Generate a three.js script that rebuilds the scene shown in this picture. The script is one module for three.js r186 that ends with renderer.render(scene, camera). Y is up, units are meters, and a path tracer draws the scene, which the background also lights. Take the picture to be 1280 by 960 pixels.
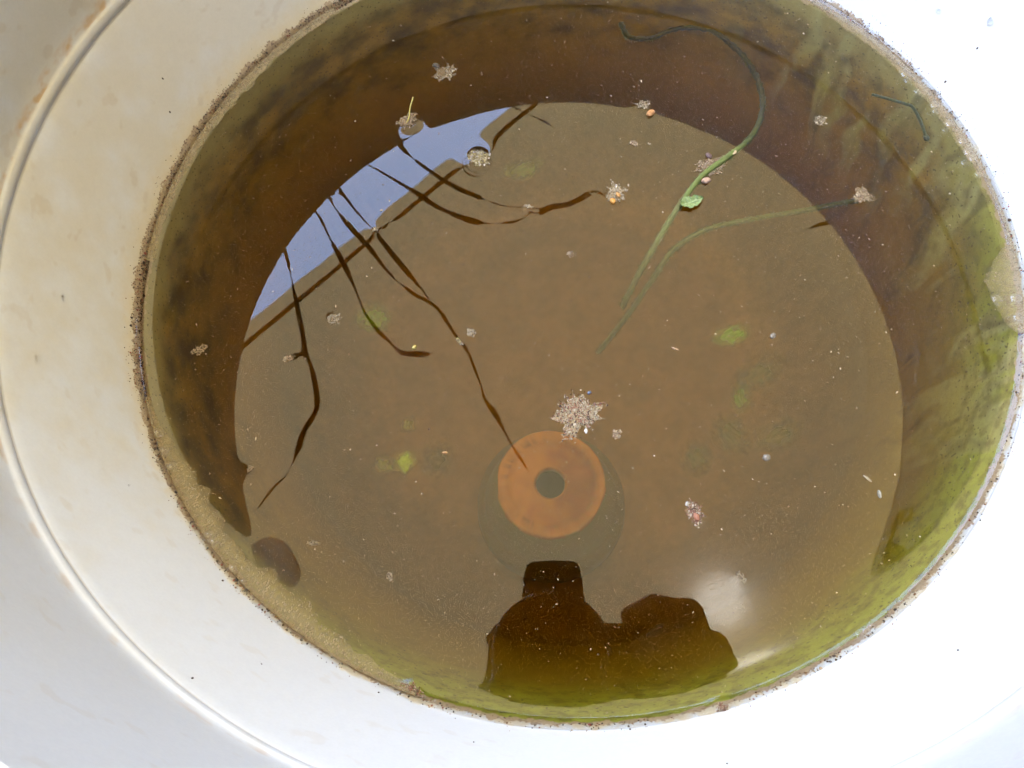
import * as THREE from 'three';
import { mergeGeometries, mergeVertices } from 'three/addons/utils/BufferGeometryUtils.js';
import { MarchingCubes } from 'three/addons/objects/MarchingCubes.js';
import { RoundedBoxGeometry } from 'three/addons/geometries/RoundedBoxGeometry.js';
import { FontLoader } from 'three/addons/loaders/FontLoader.js';
import { TextGeometry } from 'three/addons/geometries/TextGeometry.js';
import { createNoise2D, createNoise3D } from 'simplex-noise';

// ------------------------------------------------------------------ camera
const H = 0.22, WL = 0.17;                       // camera above the water, water above the ground (metres)
const F = 912.4, NX = 691.46, NY = 829.34;       // focal length and the point straight below, in photo pixels
const V = (x, y, z) => new THREE.Vector3(x, y, z);
const DOWN = V(NX - 640, NY - 480, F).normalize();
const FWD = V(0, -1, 0).addScaledVector(DOWN, DOWN.y).normalize();
const RIGHT = V(0, 0, 0).crossVectors(FWD, DOWN).normalize().multiplyScalar(-1);
if (RIGHT.x < 0) RIGHT.negate();
const toWorld = (c) => V(c.dot(RIGHT), -c.dot(DOWN), -c.dot(FWD));
const EYE = V(0, WL + H, 0);
const scene = new THREE.Scene();
const camera = new THREE.PerspectiveCamera((2 * Math.atan(480 / F) * 180) / Math.PI, 4 / 3, 0.003, 400);
camera.position.copy(EYE);
camera.up.copy(toWorld(V(0, -1, 0)));
camera.lookAt(EYE.clone().add(toWorld(V(0, 0, 1))));

// ------------------------------------------------------------------ sky, sun, exposure
const SKY_K = 4.1, SUN_I = 5, EXPOSURE = 2.45;
{
  const W = 256, Hh = 128, d = new Float32Array(W * Hh * 4);
  for (let r = 0; r < Hh; r++) {
    const el = ((r + 0.5) / Hh - 0.5) * Math.PI, s = Math.max(0, Math.sin(el));
    const t = Math.pow(s, 0.45);
    for (let c = 0; c < W; c++) {
      const i = (r * W + c) * 4;
      d[i] = SKY_K * (1.2 * (1 - t) + 0.88 * t); d[i + 1] = SKY_K * (1.3 * (1 - t) + 1.17 * t); d[i + 2] = SKY_K * (1.5 * (1 - t) + 1.88 * t); d[i + 3] = 1;
    }
  }
  const tex = new THREE.DataTexture(d, W, Hh, THREE.RGBAFormat, THREE.FloatType);
  tex.mapping = THREE.EquirectangularReflectionMapping; tex.magFilter = THREE.LinearFilter; tex.minFilter = THREE.LinearFilter; tex.needsUpdate = true;
  scene.background = tex; scene.environment = tex;
}
const renderer = new THREE.WebGLRenderer();
renderer.toneMapping = THREE.LinearToneMapping;
renderer.toneMappingExposure = EXPOSURE;
renderer.shadowMap.enabled = true;

// ------------------------------------------------------------------ helpers
let seed = 20240607;
const rnd = () => { seed = (seed + 0x6d2b79f5) | 0; let t = Math.imul(seed ^ (seed >>> 15), 1 | seed); t = (t + Math.imul(t ^ (t >>> 7), 61 | t)) ^ t; return ((t ^ (t >>> 14)) >>> 0) / 4294967296; };
const rr = (a, b) => a + (b - a) * rnd();
const n3 = createNoise3D(rnd), n2 = createNoise2D(rnd);
const clamp = THREE.MathUtils.clamp, lerp = THREE.MathUtils.lerp, sstep = THREE.MathUtils.smoothstep;
const fbm = (x, y, z, o = 3) => { let s = 0, a = 0.5, t = 0; for (let i = 0; i < o; i++) { s += a * n3(x, y, z); t += a; x *= 2.03; y *= 2.03; z *= 2.03; a *= 0.5; } return s / t; };
const ray = (px, py) => toWorld(V(px - 640, py - 480, F)).normalize();
const onWater = (px, py, y = WL) => { const d = ray(px, py); return EYE.clone().addScaledVector(d, (EYE.y - y) / -d.y); };
const above = (px, py, y) => { const d = ray(px, py), p = onWater(px, py); d.y = -d.y; return p.addScaledVector(d, (y - WL) / d.y); };   // what the water mirrors there, at height y
const IOR = 1.335;
const below = (px, py, depth, n = IOR) => { const d = ray(px, py), p = onWater(px, py); d.x /= n; d.z /= n; d.y = -Math.sqrt(1 - d.x * d.x - d.z * d.z); return p.addScaledVector(d, depth / -d.y); };
const pxm = (px, py, y = WL) => (onWater(px, py, y).distanceTo(EYE)) / F / ray(px, py).dot(toWorld(V(0, 0, 1)));   // metres per photo pixel there
const names = new Map();
const numbered = (n) => { const k = names.get(n) ?? 0; names.set(n, k + 1); return k ? n + '_' + String(k).padStart(3, '0') : n; };
const shadow = (m) => { m.castShadow = m.receiveShadow = true; return m; };
function thing(name, label, category, pos, group) {
  const o = new THREE.Group(); o.name = numbered(name); scene.add(o); if (pos) o.position.copy(pos);
  o.userData = { label, category }; if (group) o.userData.group = group; return o;
}
function mesh(name, geo, mat, parent = scene) { const m = shadow(new THREE.Mesh(geo, mat)); m.name = parent === scene ? numbered(name) : name; parent.add(m); return m; }
function tag(o, label, category, group, kind) { o.userData = { label }; if (category) o.userData.category = category; if (group) o.userData.group = group; if (kind) o.userData.kind = kind; return o; }
const std = (color, roughness = 0.7, extra = {}) => new THREE.MeshStandardMaterial({ color: Array.isArray(color) ? new THREE.Color().setRGB(...color) : color, roughness, ...extra });
const phy = (color, roughness, extra = {}) => new THREE.MeshPhysicalMaterial({ color: Array.isArray(color) ? new THREE.Color().setRGB(...color) : color, roughness, ...extra });
const withColor = (g, f) => {   // vertex colours (linear) from position
  const p = g.attributes.position, c = new Float32Array(p.count * 3);
  for (let i = 0; i < p.count; i++) { const k = f(p.getX(i), p.getY(i), p.getZ(i), i); c.set(k, i * 3); }
  g.setAttribute('color', new THREE.BufferAttribute(c, 3)); return g;
};
const lumpy = (g, amount, freq, off = 0) => {
  const p = g.attributes.position, v = V();
  for (let i = 0; i < p.count; i++) { v.fromBufferAttribute(p, i); const n = n3(v.x * freq + off, v.y * freq, v.z * freq); v.multiplyScalar(1 + amount * n); p.setXYZ(i, v.x, v.y, v.z); }
  g.computeVertexNormals(); return g;
};
const dataTex = (w, h, f, srgb = true) => {
  const d = new Uint8Array(w * h * 4), enc = (x) => (srgb ? (x <= 0.0031308 ? 12.92 * x : 1.055 * Math.pow(x, 1 / 2.4) - 0.055) : x);
  for (let y = 0; y < h; y++) for (let x = 0; x < w; x++) { const c = f((x + 0.5) / w, (y + 0.5) / h), i = (y * w + x) * 4; for (let k = 0; k < 3; k++) d[i + k] = clamp(enc(c[k]), 0, 1) * 255; d[i + 3] = 255; }
  const t = new THREE.DataTexture(d, w, h, THREE.RGBAFormat); t.magFilter = THREE.LinearFilter; t.minFilter = THREE.LinearMipmapLinearFilter; t.wrapS = t.wrapT = THREE.RepeatWrapping; if (srgb) t.colorSpace = THREE.SRGBColorSpace; t.needsUpdate = true; return t;
};

// ------------------------------------------------------------------ ground
{
  const g = new THREE.PlaneGeometry(300, 300, 1, 1); g.rotateX(-Math.PI / 2);
  const uv = g.attributes.uv; for (let i = 0; i < uv.count; i++) uv.setXY(i, uv.getX(i) * 150, uv.getY(i) * 150);
  const t = dataTex(512, 512, (u, v) => { const a = u * 6.2832, b = v * 6.2832, n = fbm(Math.cos(a) * 2, Math.sin(a) * 2, Math.cos(b) * 2 + Math.sin(b) * 3, 4); const k = 1 + 0.2 * n; return [0.36 * k, 0.31 * k, 0.22 * k]; });
  const m = mesh('ground', g, std(0xffffff, 0.95, { map: t }));
  m.userData = { kind: 'structure', label: 'pale dusty concrete ground under the bucket' };
}

// ------------------------------------------------------------------ sunshade: its edge and hem are what the water mirrors
let SHADE_FRAME;
const SHADE_Y = WL + 2.3, FILM_N = 1.3;
{
  const a = above(300, 410, SHADE_Y), b = above(640, 131, SHADE_Y), along = b.clone().sub(a).normalize();
  const inward = V(-along.z, 0, along.x); if (inward.dot(above(800, 600, SHADE_Y).sub(a)) < 0) inward.negate();
  let s0 = 1e9, s1 = -1e9, D = 0;
  for (const [x, y] of [[300, 410], [640, 131], [880, 160], [1040, 280], [1118, 430], [1100, 640], [1040, 760], [900, 850], [690, 860], [400, 780], [325, 680], [298, 500]]) { const q = above(x, y, SHADE_Y).sub(a), u = q.dot(along); s0 = Math.min(s0, u); s1 = Math.max(s1, u); D = Math.max(D, q.dot(inward)); }
  s0 -= 0.12; s1 += 0.12; D += 0.12;
  const A0 = a.clone().addScaledVector(along, s0), L = s1 - s0;
  const at = (s, t, y = 0) => A0.clone().addScaledVector(along, s * L).addScaledVector(inward, t * D).add(V(0, y, 0));
  const shade = thing('sunshade', 'beige cloth sunshade with a stitched hem, mirrored in the water', 'sunshade', A0.clone().setY(0));
  const loc = (p) => p.sub(shade.position);
  const NU = 60, NV = 60, pos = [], uvs = [], idx = [];
  for (let j = 0; j <= NV; j++) for (let i = 0; i <= NU; i++) { const p = loc(at(i / NU, j / NV)); pos.push(p.x, p.y, p.z); uvs.push((i / NU) * L, (j / NV) * D); }
  for (let j = 0; j < NV; j++) for (let i = 0; i < NU; i++) { const k = j * (NU + 1) + i; idx.push(k, k + 1, k + NU + 2, k, k + NU + 2, k + NU + 1); }
  const g = new THREE.BufferGeometry(); g.setAttribute('position', new THREE.Float32BufferAttribute(pos, 3)); g.setAttribute('uv', new THREE.Float32BufferAttribute(uvs, 2)); g.setIndex(idx); g.computeVertexNormals();
  if (g.attributes.normal.getY(0) > 0) { const ix = g.index.array; for (let i = 0; i < ix.length; i += 3) { const t = ix[i]; ix[i] = ix[i + 1]; ix[i + 1] = t; } g.computeVertexNormals(); }
  const weave = dataTex(256, 256, (u, v) => { const n = 0.93 + 0.07 * Math.sin(u * 402) * Math.sin(v * 402) + 0.03 * n2(u * 9, v * 40); return [0.62 * n, 0.44 * n, 0.185 * n]; });
  mesh('canopy', g, phy(0xffffff, 1, { map: weave, transmission: 1, thickness: 0, ior: 1.4, side: THREE.DoubleSide, specularIntensity: 0.3, transparent: true, opacity: 0.995 }), shade).position.y = 0.012;
  mesh('diffuser_film', g, phy(0xffffff, 0.31, { transmission: 1, thickness: 0.001, ior: FILM_N, side: THREE.DoubleSide }), shade);  // added diffusing layer that spreads the sun into a soft spot
  const hemOff = (() => { const p = above(480, 288, SHADE_Y); return p.sub(a).dot(inward); })();
  const tube = (p, q, r, name, mat) => mesh(name, new THREE.TubeGeometry(new THREE.LineCurve3(loc(p.clone()), loc(q.clone())), 1, r, 10, false), mat, shade);
  const cord = std([0.1, 0.075, 0.03], 0.9), steel = std([0.35, 0.34, 0.32], 0.5, { metalness: 0.6 });
  { const h = hemOff / D, gh = new RoundedBoxGeometry(L, 0.003, 0.02, 2, 0.0014); const m = mesh('hem', gh, phy([0.5, 0.33, 0.1], 1, { transmission: 0.75, thickness: 0 }), shade); m.position.copy(loc(at(0.5, h, -0.006))); m.rotation.y = -Math.atan2(along.z, along.x); }
  tube(at(0, 1, 0.0), at(1, 1, 0.0), 0.018, 'crossbar', steel);
  SHADE_FRAME = { A0, along, inward, L, D };
  for (const [s, t] of [[0.01, 0.06], [0.99, 0.06], [0.01, 0.99], [0.99, 0.99]]) { const p = at(s, t); tube(p.clone().setY(0), p.clone().setY(SHADE_Y - 0.004), 0.02, 'post', steel); }
}
{ // added timber roof, out of view, that keeps light off the bucket
  const { A0, along, inward, L, D } = SHADE_FRAME, t = thing('added_roof', 'added dark timber roof out of view, keeping light off the bucket', 'roof', A0.clone().setY(0)); t.rotation.y = -Math.atan2(along.z, along.x);
  const sgn = V(-along.z, 0, along.x).dot(inward) > 0 ? 1 : -1, board = std([0.07, 0.05, 0.032], 0.9);
  const slab = (s0, s1, t0, t1) => { const n = Math.round((s1 - s0) / 0.16); for (let i = 0; i < n; i++) { const w = (s1 - s0) / n, g = new RoundedBoxGeometry(w - 0.006, 0.03, t1 - t0, 1, 0.004); const m = mesh('roof_board', g, board, t); m.position.set(s0 + (i + 0.5) * w, SHADE_Y + 0.09 + 0.002 * (i % 2), sgn * (t0 + t1) / 2); } };
  slab(-1.4, L + 2.6, D + 0.01, D + 3.2); slab(L + 0.02, L + 2.6, -1.2, D);
}
function addedWall(label, x0, z0, x1, z1, h, col) {  // added unseen walls that hold sky light back from the bucket
  const L = Math.hypot(x1 - x0, z1 - z0), t = thing('added_wall', label, 'wall', V((x0 + x1) / 2, 0, (z0 + z1) / 2)); t.rotation.y = -Math.atan2(z1 - z0, x1 - x0);
  const g = new THREE.BoxGeometry(L, h, 0.16, 60, 20, 1); g.translate(0, h / 2, 0);
  mesh('rendered_face', withColor(g, (x, y, z) => { const n = fbm(x * 1.3, y * 1.3, z + h, 4); return col.map((k) => k * (1 + 0.2 * n)); }), std(0xffffff, 0.95, { vertexColors: true }), t);
  const c = new RoundedBoxGeometry(L + 0.02, 0.06, 0.24, 2, 0.012); c.translate(0, h + 0.03, 0); mesh('coping', c, std([0.4, 0.37, 0.32], 0.9), t);
}
addedWall('added ochre wall out of view, cutting low sky light at the far end', -4.6, -4.4, 4.2, -4.4, 2.6, [0.22, 0.17, 0.09]);
addedWall('added ochre wall out of view, cutting sky light from the left', -4.5, 3.4, -4.5, -4.2, 4.2, [0.22, 0.17, 0.09]);
addedWall('added tall brown wall behind the photographer, blocking sky light', -4.4, 3.5, 4.2, 3.5, 4.6, [0.26, 0.19, 0.1]);
addedWall('added tall brown wall out of view on the right, blocking sky light', 4.1, -4.2, 4.1, 3.3, 4.6, [0.26, 0.19, 0.1]);
const sun = new THREE.DirectionalLight(0xffffff, SUN_I);
sun.color.setRGB(1, 0.95, 0.86);
{
  const p = above(902, 752, SHADE_Y), d = ray(902, 752); d.x /= FILM_N; d.z /= FILM_N; d.y = Math.sqrt(1 - d.x * d.x - d.z * d.z);     // where the sun shows through the cloth
  sun.target.position.copy(p); sun.position.copy(p).addScaledVector(d, 12);
  sun.castShadow = true; sun.shadow.mapSize.set(2048, 2048);
  Object.assign(sun.shadow.camera, { left: -4, right: 4, top: 4, bottom: -4, near: 1, far: 30 });
  scene.add(sun, sun.target);
}

// ------------------------------------------------------------------ bucket
const AXIS = V(-0.0073, 1, -0.0368).normalize();
const bucket = thing('plastic_bucket', 'white plastic bucket stained along its waterline, half full of murky water', 'bucket', V(0.0216 * H, WL, -0.5936 * H));
bucket.quaternion.setFromUnitVectors(V(0, 1, 0), AXIS);
bucket.updateMatrixWorld(true);
const B2W = bucket.matrixWorld.clone(), W2B = B2W.clone().invert();
const prof = [];          // inner wall, from the floor edge to the rim: r, y
const FLOOR_Y = -0.132, R0 = 0.6729 * H;
for (let i = 0; i <= 16; i++) { const a = (i / 16) * Math.PI / 2; prof.push([0.078 + 0.0435 * Math.sin(a), FLOOR_Y + 0.045 - 0.045 * Math.cos(a)]); }
for (let i = 1; i <= 40; i++) { const t = i / 40, y = lerp(FLOOR_Y + 0.045, 0, t); prof.push([0.1215 + (R0 - 0.1215) * (0.85 * t + 0.15 * t * t), y]); }
for (let k = 0; k < 12; k++) for (let i = 6; i < 44; i++) prof[i][0] = 0.25 * prof[i - 1][0] + 0.5 * prof[i][0] + 0.25 * prof[i + 1][0];
const RG = 0.7419 * H, YG = 0.2316 * H;
for (let i = 1; i <= 20; i++) { const t = i / 20, y = lerp(0, YG - 0.0035, t); prof.push([lerp(R0, RG - 0.0012, 0.9 * t + 0.1 * t * t), y]); }
prof.push([RG - 0.0006, YG - 0.0029], [RG - 0.0003, YG - 0.0024], [RG - 0.0005, YG - 0.0021], [RG - 0.0009, YG - 0.0014], [RG - 0.0011, YG - 0.0004], [RG - 0.0008, YG + 0.0006], [RG - 0.0005, YG + 0.0012], [RG + 0.0004, YG + 0.002]);
const RIM_Y = 0.1185, RIM_R = 0.1642;
for (let i = 1; i <= 12; i++) { const t = i / 12; prof.push([lerp(RG + 0.0004, RIM_R, t), lerp(YG + 0.002, RIM_Y - 0.003, t)]); }
prof.push([RIM_R, RIM_Y - 0.0005]);
const innerR = (y) => { for (let i = 1; i < prof.length; i++) if (prof[i][1] >= y) { const [r0, y0] = prof[i - 1], [r1, y1] = prof[i]; return lerp(r0, r1, (y - y0) / (y1 - y0 || 1)); } return prof.at(-1)[0]; };
const ARC = [0]; for (let i = 1; i < prof.length; i++) ARC.push(ARC[i - 1] + Math.hypot(prof[i][0] - prof[i - 1][0], prof[i][1] - prof[i - 1][1]));
const atArc = (v) => { const a = v * ARC.at(-1); let i = 1; while (i < ARC.length - 1 && ARC[i] < a) i++; const t = (a - ARC[i - 1]) / (ARC[i] - ARC[i - 1] || 1); return [lerp(prof[i - 1][0], prof[i][0], t), lerp(prof[i - 1][1], prof[i][1], t)]; };
// water edge per azimuth (in world), where the level plane meets the tilted wall
const CX = bucket.position.x, CZ = bucket.position.z;
const edgeR = (phi) => { let lo = 0.1, hi = 0.19; for (let k = 0; k < 30; k++) { const r = (lo + hi) / 2, p = V(CX + r * Math.sin(phi), WL, CZ + r * Math.cos(phi)).applyMatrix4(W2B); if (Math.hypot(p.x, p.z) < innerR(p.y)) lo = r; else hi = r; } return lo; };
const NE = 1440, EDGE = Array.from({ length: NE + 1 }, (_, i) => edgeR((i / NE) * 2 * Math.PI));
const edgeAt = (phi) => { const u = ((phi / (2 * Math.PI)) % 1 + 1) % 1 * NE, i = Math.floor(u); return lerp(EDGE[i], EDGE[i + 1], u - i); };
const azimuth = (px, py) => { const p = onWater(px, py); return Math.atan2(p.x - CX, p.z - CZ); };
const onWall = (px, py, h = 0) => {   // where the sight line through that pixel meets the inner wall above the water; with the normal
  const d = ray(px, py); let t0 = 0.02, t1 = 0.6, f = (t) => { const p = EYE.clone().addScaledVector(d, t).applyMatrix4(W2B); return Math.hypot(p.x, p.z) - innerR(p.y); };
  let prev = t0; for (let t = t0; t < t1; t += 0.002) { if (f(t) > 0) { t1 = t; break; } prev = t; } t0 = prev;
  for (let k = 0; k < 25; k++) { const m = (t0 + t1) / 2; if (f(m) > 0) t1 = m; else t0 = m; }
  const p = EYE.clone().addScaledVector(d, t0 - h), n = V(CX - p.x, -0.06, CZ - p.z).normalize(); return { p, n };
};
const onWallMirrored = (px, py) => { const s = onWater(px, py), d = ray(px, py); d.y = -d.y; let t0 = 0, t1 = 0.5; for (let t = 0; t < 0.5; t += 0.001) { const p = s.clone().addScaledVector(d, t).applyMatrix4(W2B); if (Math.hypot(p.x, p.z) > innerR(p.y)) { t1 = t; break; } t0 = t; } return s.addScaledVector(d, t0); };

const angd = (a, b) => { let d = (a - b) % (2 * Math.PI); if (d > Math.PI) d -= 2 * Math.PI; if (d < -Math.PI) d += 2 * Math.PI; return d; };
const mix3 = (a, b, t) => [lerp(a[0], b[0], t), lerp(a[1], b[1], t), lerp(a[2], b[2], t)];
function mudColour(X, Z) { const n = fbm(X * 40, Z * 40, 4, 5), m = fbm(X * 180, Z * 180, 8, 3); return mix3([0.225, 0.162, 0.046], [0.17, 0.12, 0.033], clamp(0.45 + 0.8 * n + 0.4 * m, 0, 1)); }
function wallColour(u, v) {
  const phi = u * 2 * Math.PI, [r, y] = atArc(v), s = Math.sin(phi), c = Math.cos(phi), X = r * s, Z = r * c;
  const h = V(X, y, Z).applyMatrix4(B2W).y - WL;                                    // height above the water level
  const P = 1 / 0.02, big = fbm(X * P, y * P, Z * P, 4), fine = n3(X * 900, y * 900, Z * 900), mid = fbm(X * 220, y * 220, Z * 220, 3);
  if (h > -0.0012 + 0.0016 * mid) {
    const warmSide = sstep(0.5 + 0.5 * Math.cos(angd(phi, 3.85)) + 0.25 * big, 0.4, 1.05);
    let col = mix3([0.635, 0.645, 0.64], [0.58, 0.51, 0.35], 0.75 * warmSide);  // warm light on the far left wall, put into the plastic colour
    const st = h + 0.0032 * big + 0.0022 * mid;                                     // yellow tide marks above the crust
    const reach = 0.003 + 0.0105 * sstep(Math.cos(angd(phi, 4.1)), -0.2, 0.9);
    col = mix3(col, [0.66, 0.5, 0.2], 0.55 * (1 - sstep(st, 0.0006, reach)));
    const farSide = sstep(-Math.cos(angd(phi, 0.6)), -0.5, 0.4), crust = 0.0012 + 0.0028 * farSide + 0.0014 * fbm(X * 130, 7, Z * 130, 2);
    if (h < crust + 0.0007 * fine) { const sp = clamp(0.25 + 0.8 * fine + 0.7 * mid, 0, 1); col = mix3(mix3(col, [0.42, 0.29, 0.16], 0.8), [0.1, 0.05, 0.03], sp * sp * (0.45 + 0.4 * farSide)); }
    const smear = fbm(X * 60 + 40, y * 95, Z * 60, 3);
    if (smear > 0.42) col = mix3(col, [0.5, 0.41, 0.27], clamp((smear - 0.42) * 2.4, 0, 0.4) * (0.4 + 0.6 * warmSide));
    const dy = y - YG - 0.0022, rust = fbm(X * 85, y * 150, Z * 85 + 9, 3);               // rusty dirt caught above the ridge
    if (dy > -0.0006 && dy < 0.0032) col = mix3(col, [0.5, 0.27, 0.06], clamp((rust + 0.02) * 1.6 * (1 - dy / 0.0034), 0, 0.7) * (0.35 + 0.65 * warmSide));
    if (y > YG - 0.0030 && y < YG - 0.0022) col = mix3(col, [0.45, 0.4, 0.3], 0.55);
    return col.map((k) => k * (1 + 0.018 * fine + 0.02 * mid));
  }
  const d = -h;
  const lime = clamp(sstep(Math.cos(angd(phi, 0.5)), -0.05, 0.75), 0, 1);
  const pale = mix3([0.33, 0.27, 0.1], [0.33, 0.35, 0.045], lime);
  const olive = mix3([0.33, 0.205, 0.032], [0.28, 0.21, 0.04], lime);
  const dark = [0.06, 0.036, 0.01], grime = fbm(X * 130, y * 170, Z * 130 + 20, 4);
  let col = mix3(pale, olive, sstep(d + 0.006 * big + 0.003 * mid, 0.005 + 0.003 * lime, 0.022 + 0.02 * lime));
  const blotch = fbm(X * 46, y * 70, Z * 46 + 3, 6);
  const band = sstep(d + 0.004 * big, 0.006, 0.014) * (1 - sstep(d + 0.014 * big, 0.026, 0.07));
  col = mix3(col, dark, clamp(band * (0.55 + 0.75 * blotch) * (1 - 0.8 * lime), 0, 0.92));
  const wisp = sstep(Math.cos(angd(phi, 1.78)), 0.6, 0.92);                        // pale hanging algae films on the right
  if (wisp > 0) {
    const wq = phi * 9 + d * 16 + 0.25 * n2(phi * 7, d * 30), w = fbm(wq, d * 12, 5, 2), w2 = fbm(wq * 1.3 + 4, d * 20, 9, 3), br = fbm(X * 90, y * 60, Z * 90, 3);
    col = mix3(col, [0.38, 0.35, 0.16], wisp * clamp(w * 1.9 + 0.6 * br + 0.1, 0, 0.9) * (1 - sstep(d, 0.03, 0.075))); col = mix3(col, [0.09, 0.068, 0.02], wisp * clamp(w2 * 1.1 + 0.5 * br - 0.15, 0, 0.65));
  }
  col = mix3(col, [0.12, 0.1, 0.02], lime * clamp(0.9 * grime + 0.1, 0, 0.6) * (1 - sstep(d, 0.02, 0.05)));
  const spot = n3(X * 420, y * 420, Z * 420);
  if (spot > 0.72 && d < 0.03) col = mix3(col, [0.06, 0.04, 0.015], clamp((spot - 0.72) * 5, 0, 0.7));
  if (d > 0.05) col = mix3(col, mudColour(X, Z), sstep(d, 0.05, 0.1));
  return col.map((k) => k * (1 + 0.1 * mid + 0.06 * fine));
}
{
  const SEC = 3, per = 160, groups = [], mats = [];
  const pos = [], uvs = [], idx = [], nP = prof.length;
  for (let s = 0; s < SEC; s++) {
    const base = pos.length / 3, start = idx.length;
    for (let i = 0; i <= per; i++) { const u = (s + i / per) / SEC, a = u * 2 * Math.PI; prof.forEach(([r, y], j) => { pos.push(r * Math.sin(a), y, r * Math.cos(a)); uvs.push(i / per, ARC[j] / ARC.at(-1)); }); }
    for (let i = 0; i < per; i++) for (let j = 0; j < nP - 1; j++) { const k = base + i * nP + j; idx.push(k, k + 1, k + nP, k + 1, k + nP + 1, k + nP); }
    groups.push([start, idx.length - start]);
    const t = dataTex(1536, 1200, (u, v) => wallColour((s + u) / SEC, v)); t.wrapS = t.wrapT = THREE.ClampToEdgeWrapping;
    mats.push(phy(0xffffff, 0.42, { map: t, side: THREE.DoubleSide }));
  }
  const g = new THREE.BufferGeometry(); g.setAttribute('position', new THREE.Float32BufferAttribute(pos, 3)); g.setAttribute('uv', new THREE.Float32BufferAttribute(uvs, 2)); g.setIndex(idx);
  groups.forEach(([a, n], i) => g.addGroup(a, n, i)); g.computeVertexNormals();
  { // same normals on both sides of the seams between the sections
    const n = g.attributes.normal; for (let s = 0; s < SEC; s++) { const a = (s * (per + 1) + per) * nP, b = (((s + 1) % SEC) * (per + 1)) * nP; for (let j = 0; j < nP; j++) { const v = V().fromBufferAttribute(n, a + j).add(V().fromBufferAttribute(n, b + j)).normalize(); n.setXYZ(a + j, v.x, v.y, v.z); n.setXYZ(b + j, v.x, v.y, v.z); } }
  }
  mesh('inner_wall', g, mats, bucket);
  const plastic = phy([0.635, 0.645, 0.64], 0.4);
  const sh = [[RIM_R, RIM_Y - 0.0005], [RIM_R + 0.0004, RIM_Y + 0.0008], [RIM_R + 0.0022, RIM_Y + 0.0016], [RIM_R + 0.009, RIM_Y + 0.0016], [RIM_R + 0.0105, RIM_Y + 0.0006], [RIM_R + 0.0105, RIM_Y - 0.008], [RIM_R + 0.008, RIM_Y - 0.009], [RG + 0.0055, RIM_Y - 0.012], [RG + 0.004, YG], [R0 + 0.004, 0], [0.1255, FLOOR_Y + 0.006], [0.121, FLOOR_Y - 0.004], [0, FLOOR_Y - 0.004]];
  mesh('outer_shell', new THREE.LatheGeometry(sh.map(([r, y]) => new THREE.Vector2(r, y)).reverse(), 200), plastic, bucket);
  const ft = dataTex(768, 768, (u, v) => mudColour((u - 0.5) * 2 * 0.0784, -(v - 0.5) * 2 * 0.0784));
  const fg = new THREE.CircleGeometry(0.0784, 96); fg.rotateX(-Math.PI / 2);
  const f = mesh('bucket_floor', fg, phy(0xffffff, 0.42, { map: ft }), bucket); f.position.y = FLOOR_Y + 0.0001;
}
// carrying lug on the rim (mirrored at the lower left) and the moulded panel with its lettering (mirrored at the lower right)
{
  const p = above(352, 706, WL + RIM_Y).applyMatrix4(W2B), a = Math.atan2(p.x, p.z);
  const s = new THREE.Shape(); s.moveTo(-0.014, -0.004); s.lineTo(-0.014, 0.006); s.quadraticCurveTo(-0.0135, 0.0105, -0.006, 0.0122); s.lineTo(0.004, 0.0126); s.quadraticCurveTo(0.014, 0.011, 0.0145, 0.004); s.lineTo(0.0145, -0.004); s.closePath();
  const g = new THREE.ExtrudeGeometry(s, { depth: 0.0025, bevelEnabled: true, bevelSize: 0.0008, bevelThickness: 0.0008, bevelSegments: 3, curveSegments: 14 });
  g.rotateX(Math.PI / 2); g.rotateY(Math.PI);          // shape y now points to -z... towards the axis once turned
  const m = mesh('carrying_lug', g, phy([0.93, 0.9, 0.82], 1, { transmission: 1, thickness: 0 }), bucket);
  m.position.set((RIM_R + 0.002) * Math.sin(a), RIM_Y - 0.003, (RIM_R + 0.002) * Math.cos(a)); m.rotation.y = a;
  m.userData.label = 'rounded carrying lug on the rim';
}
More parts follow.
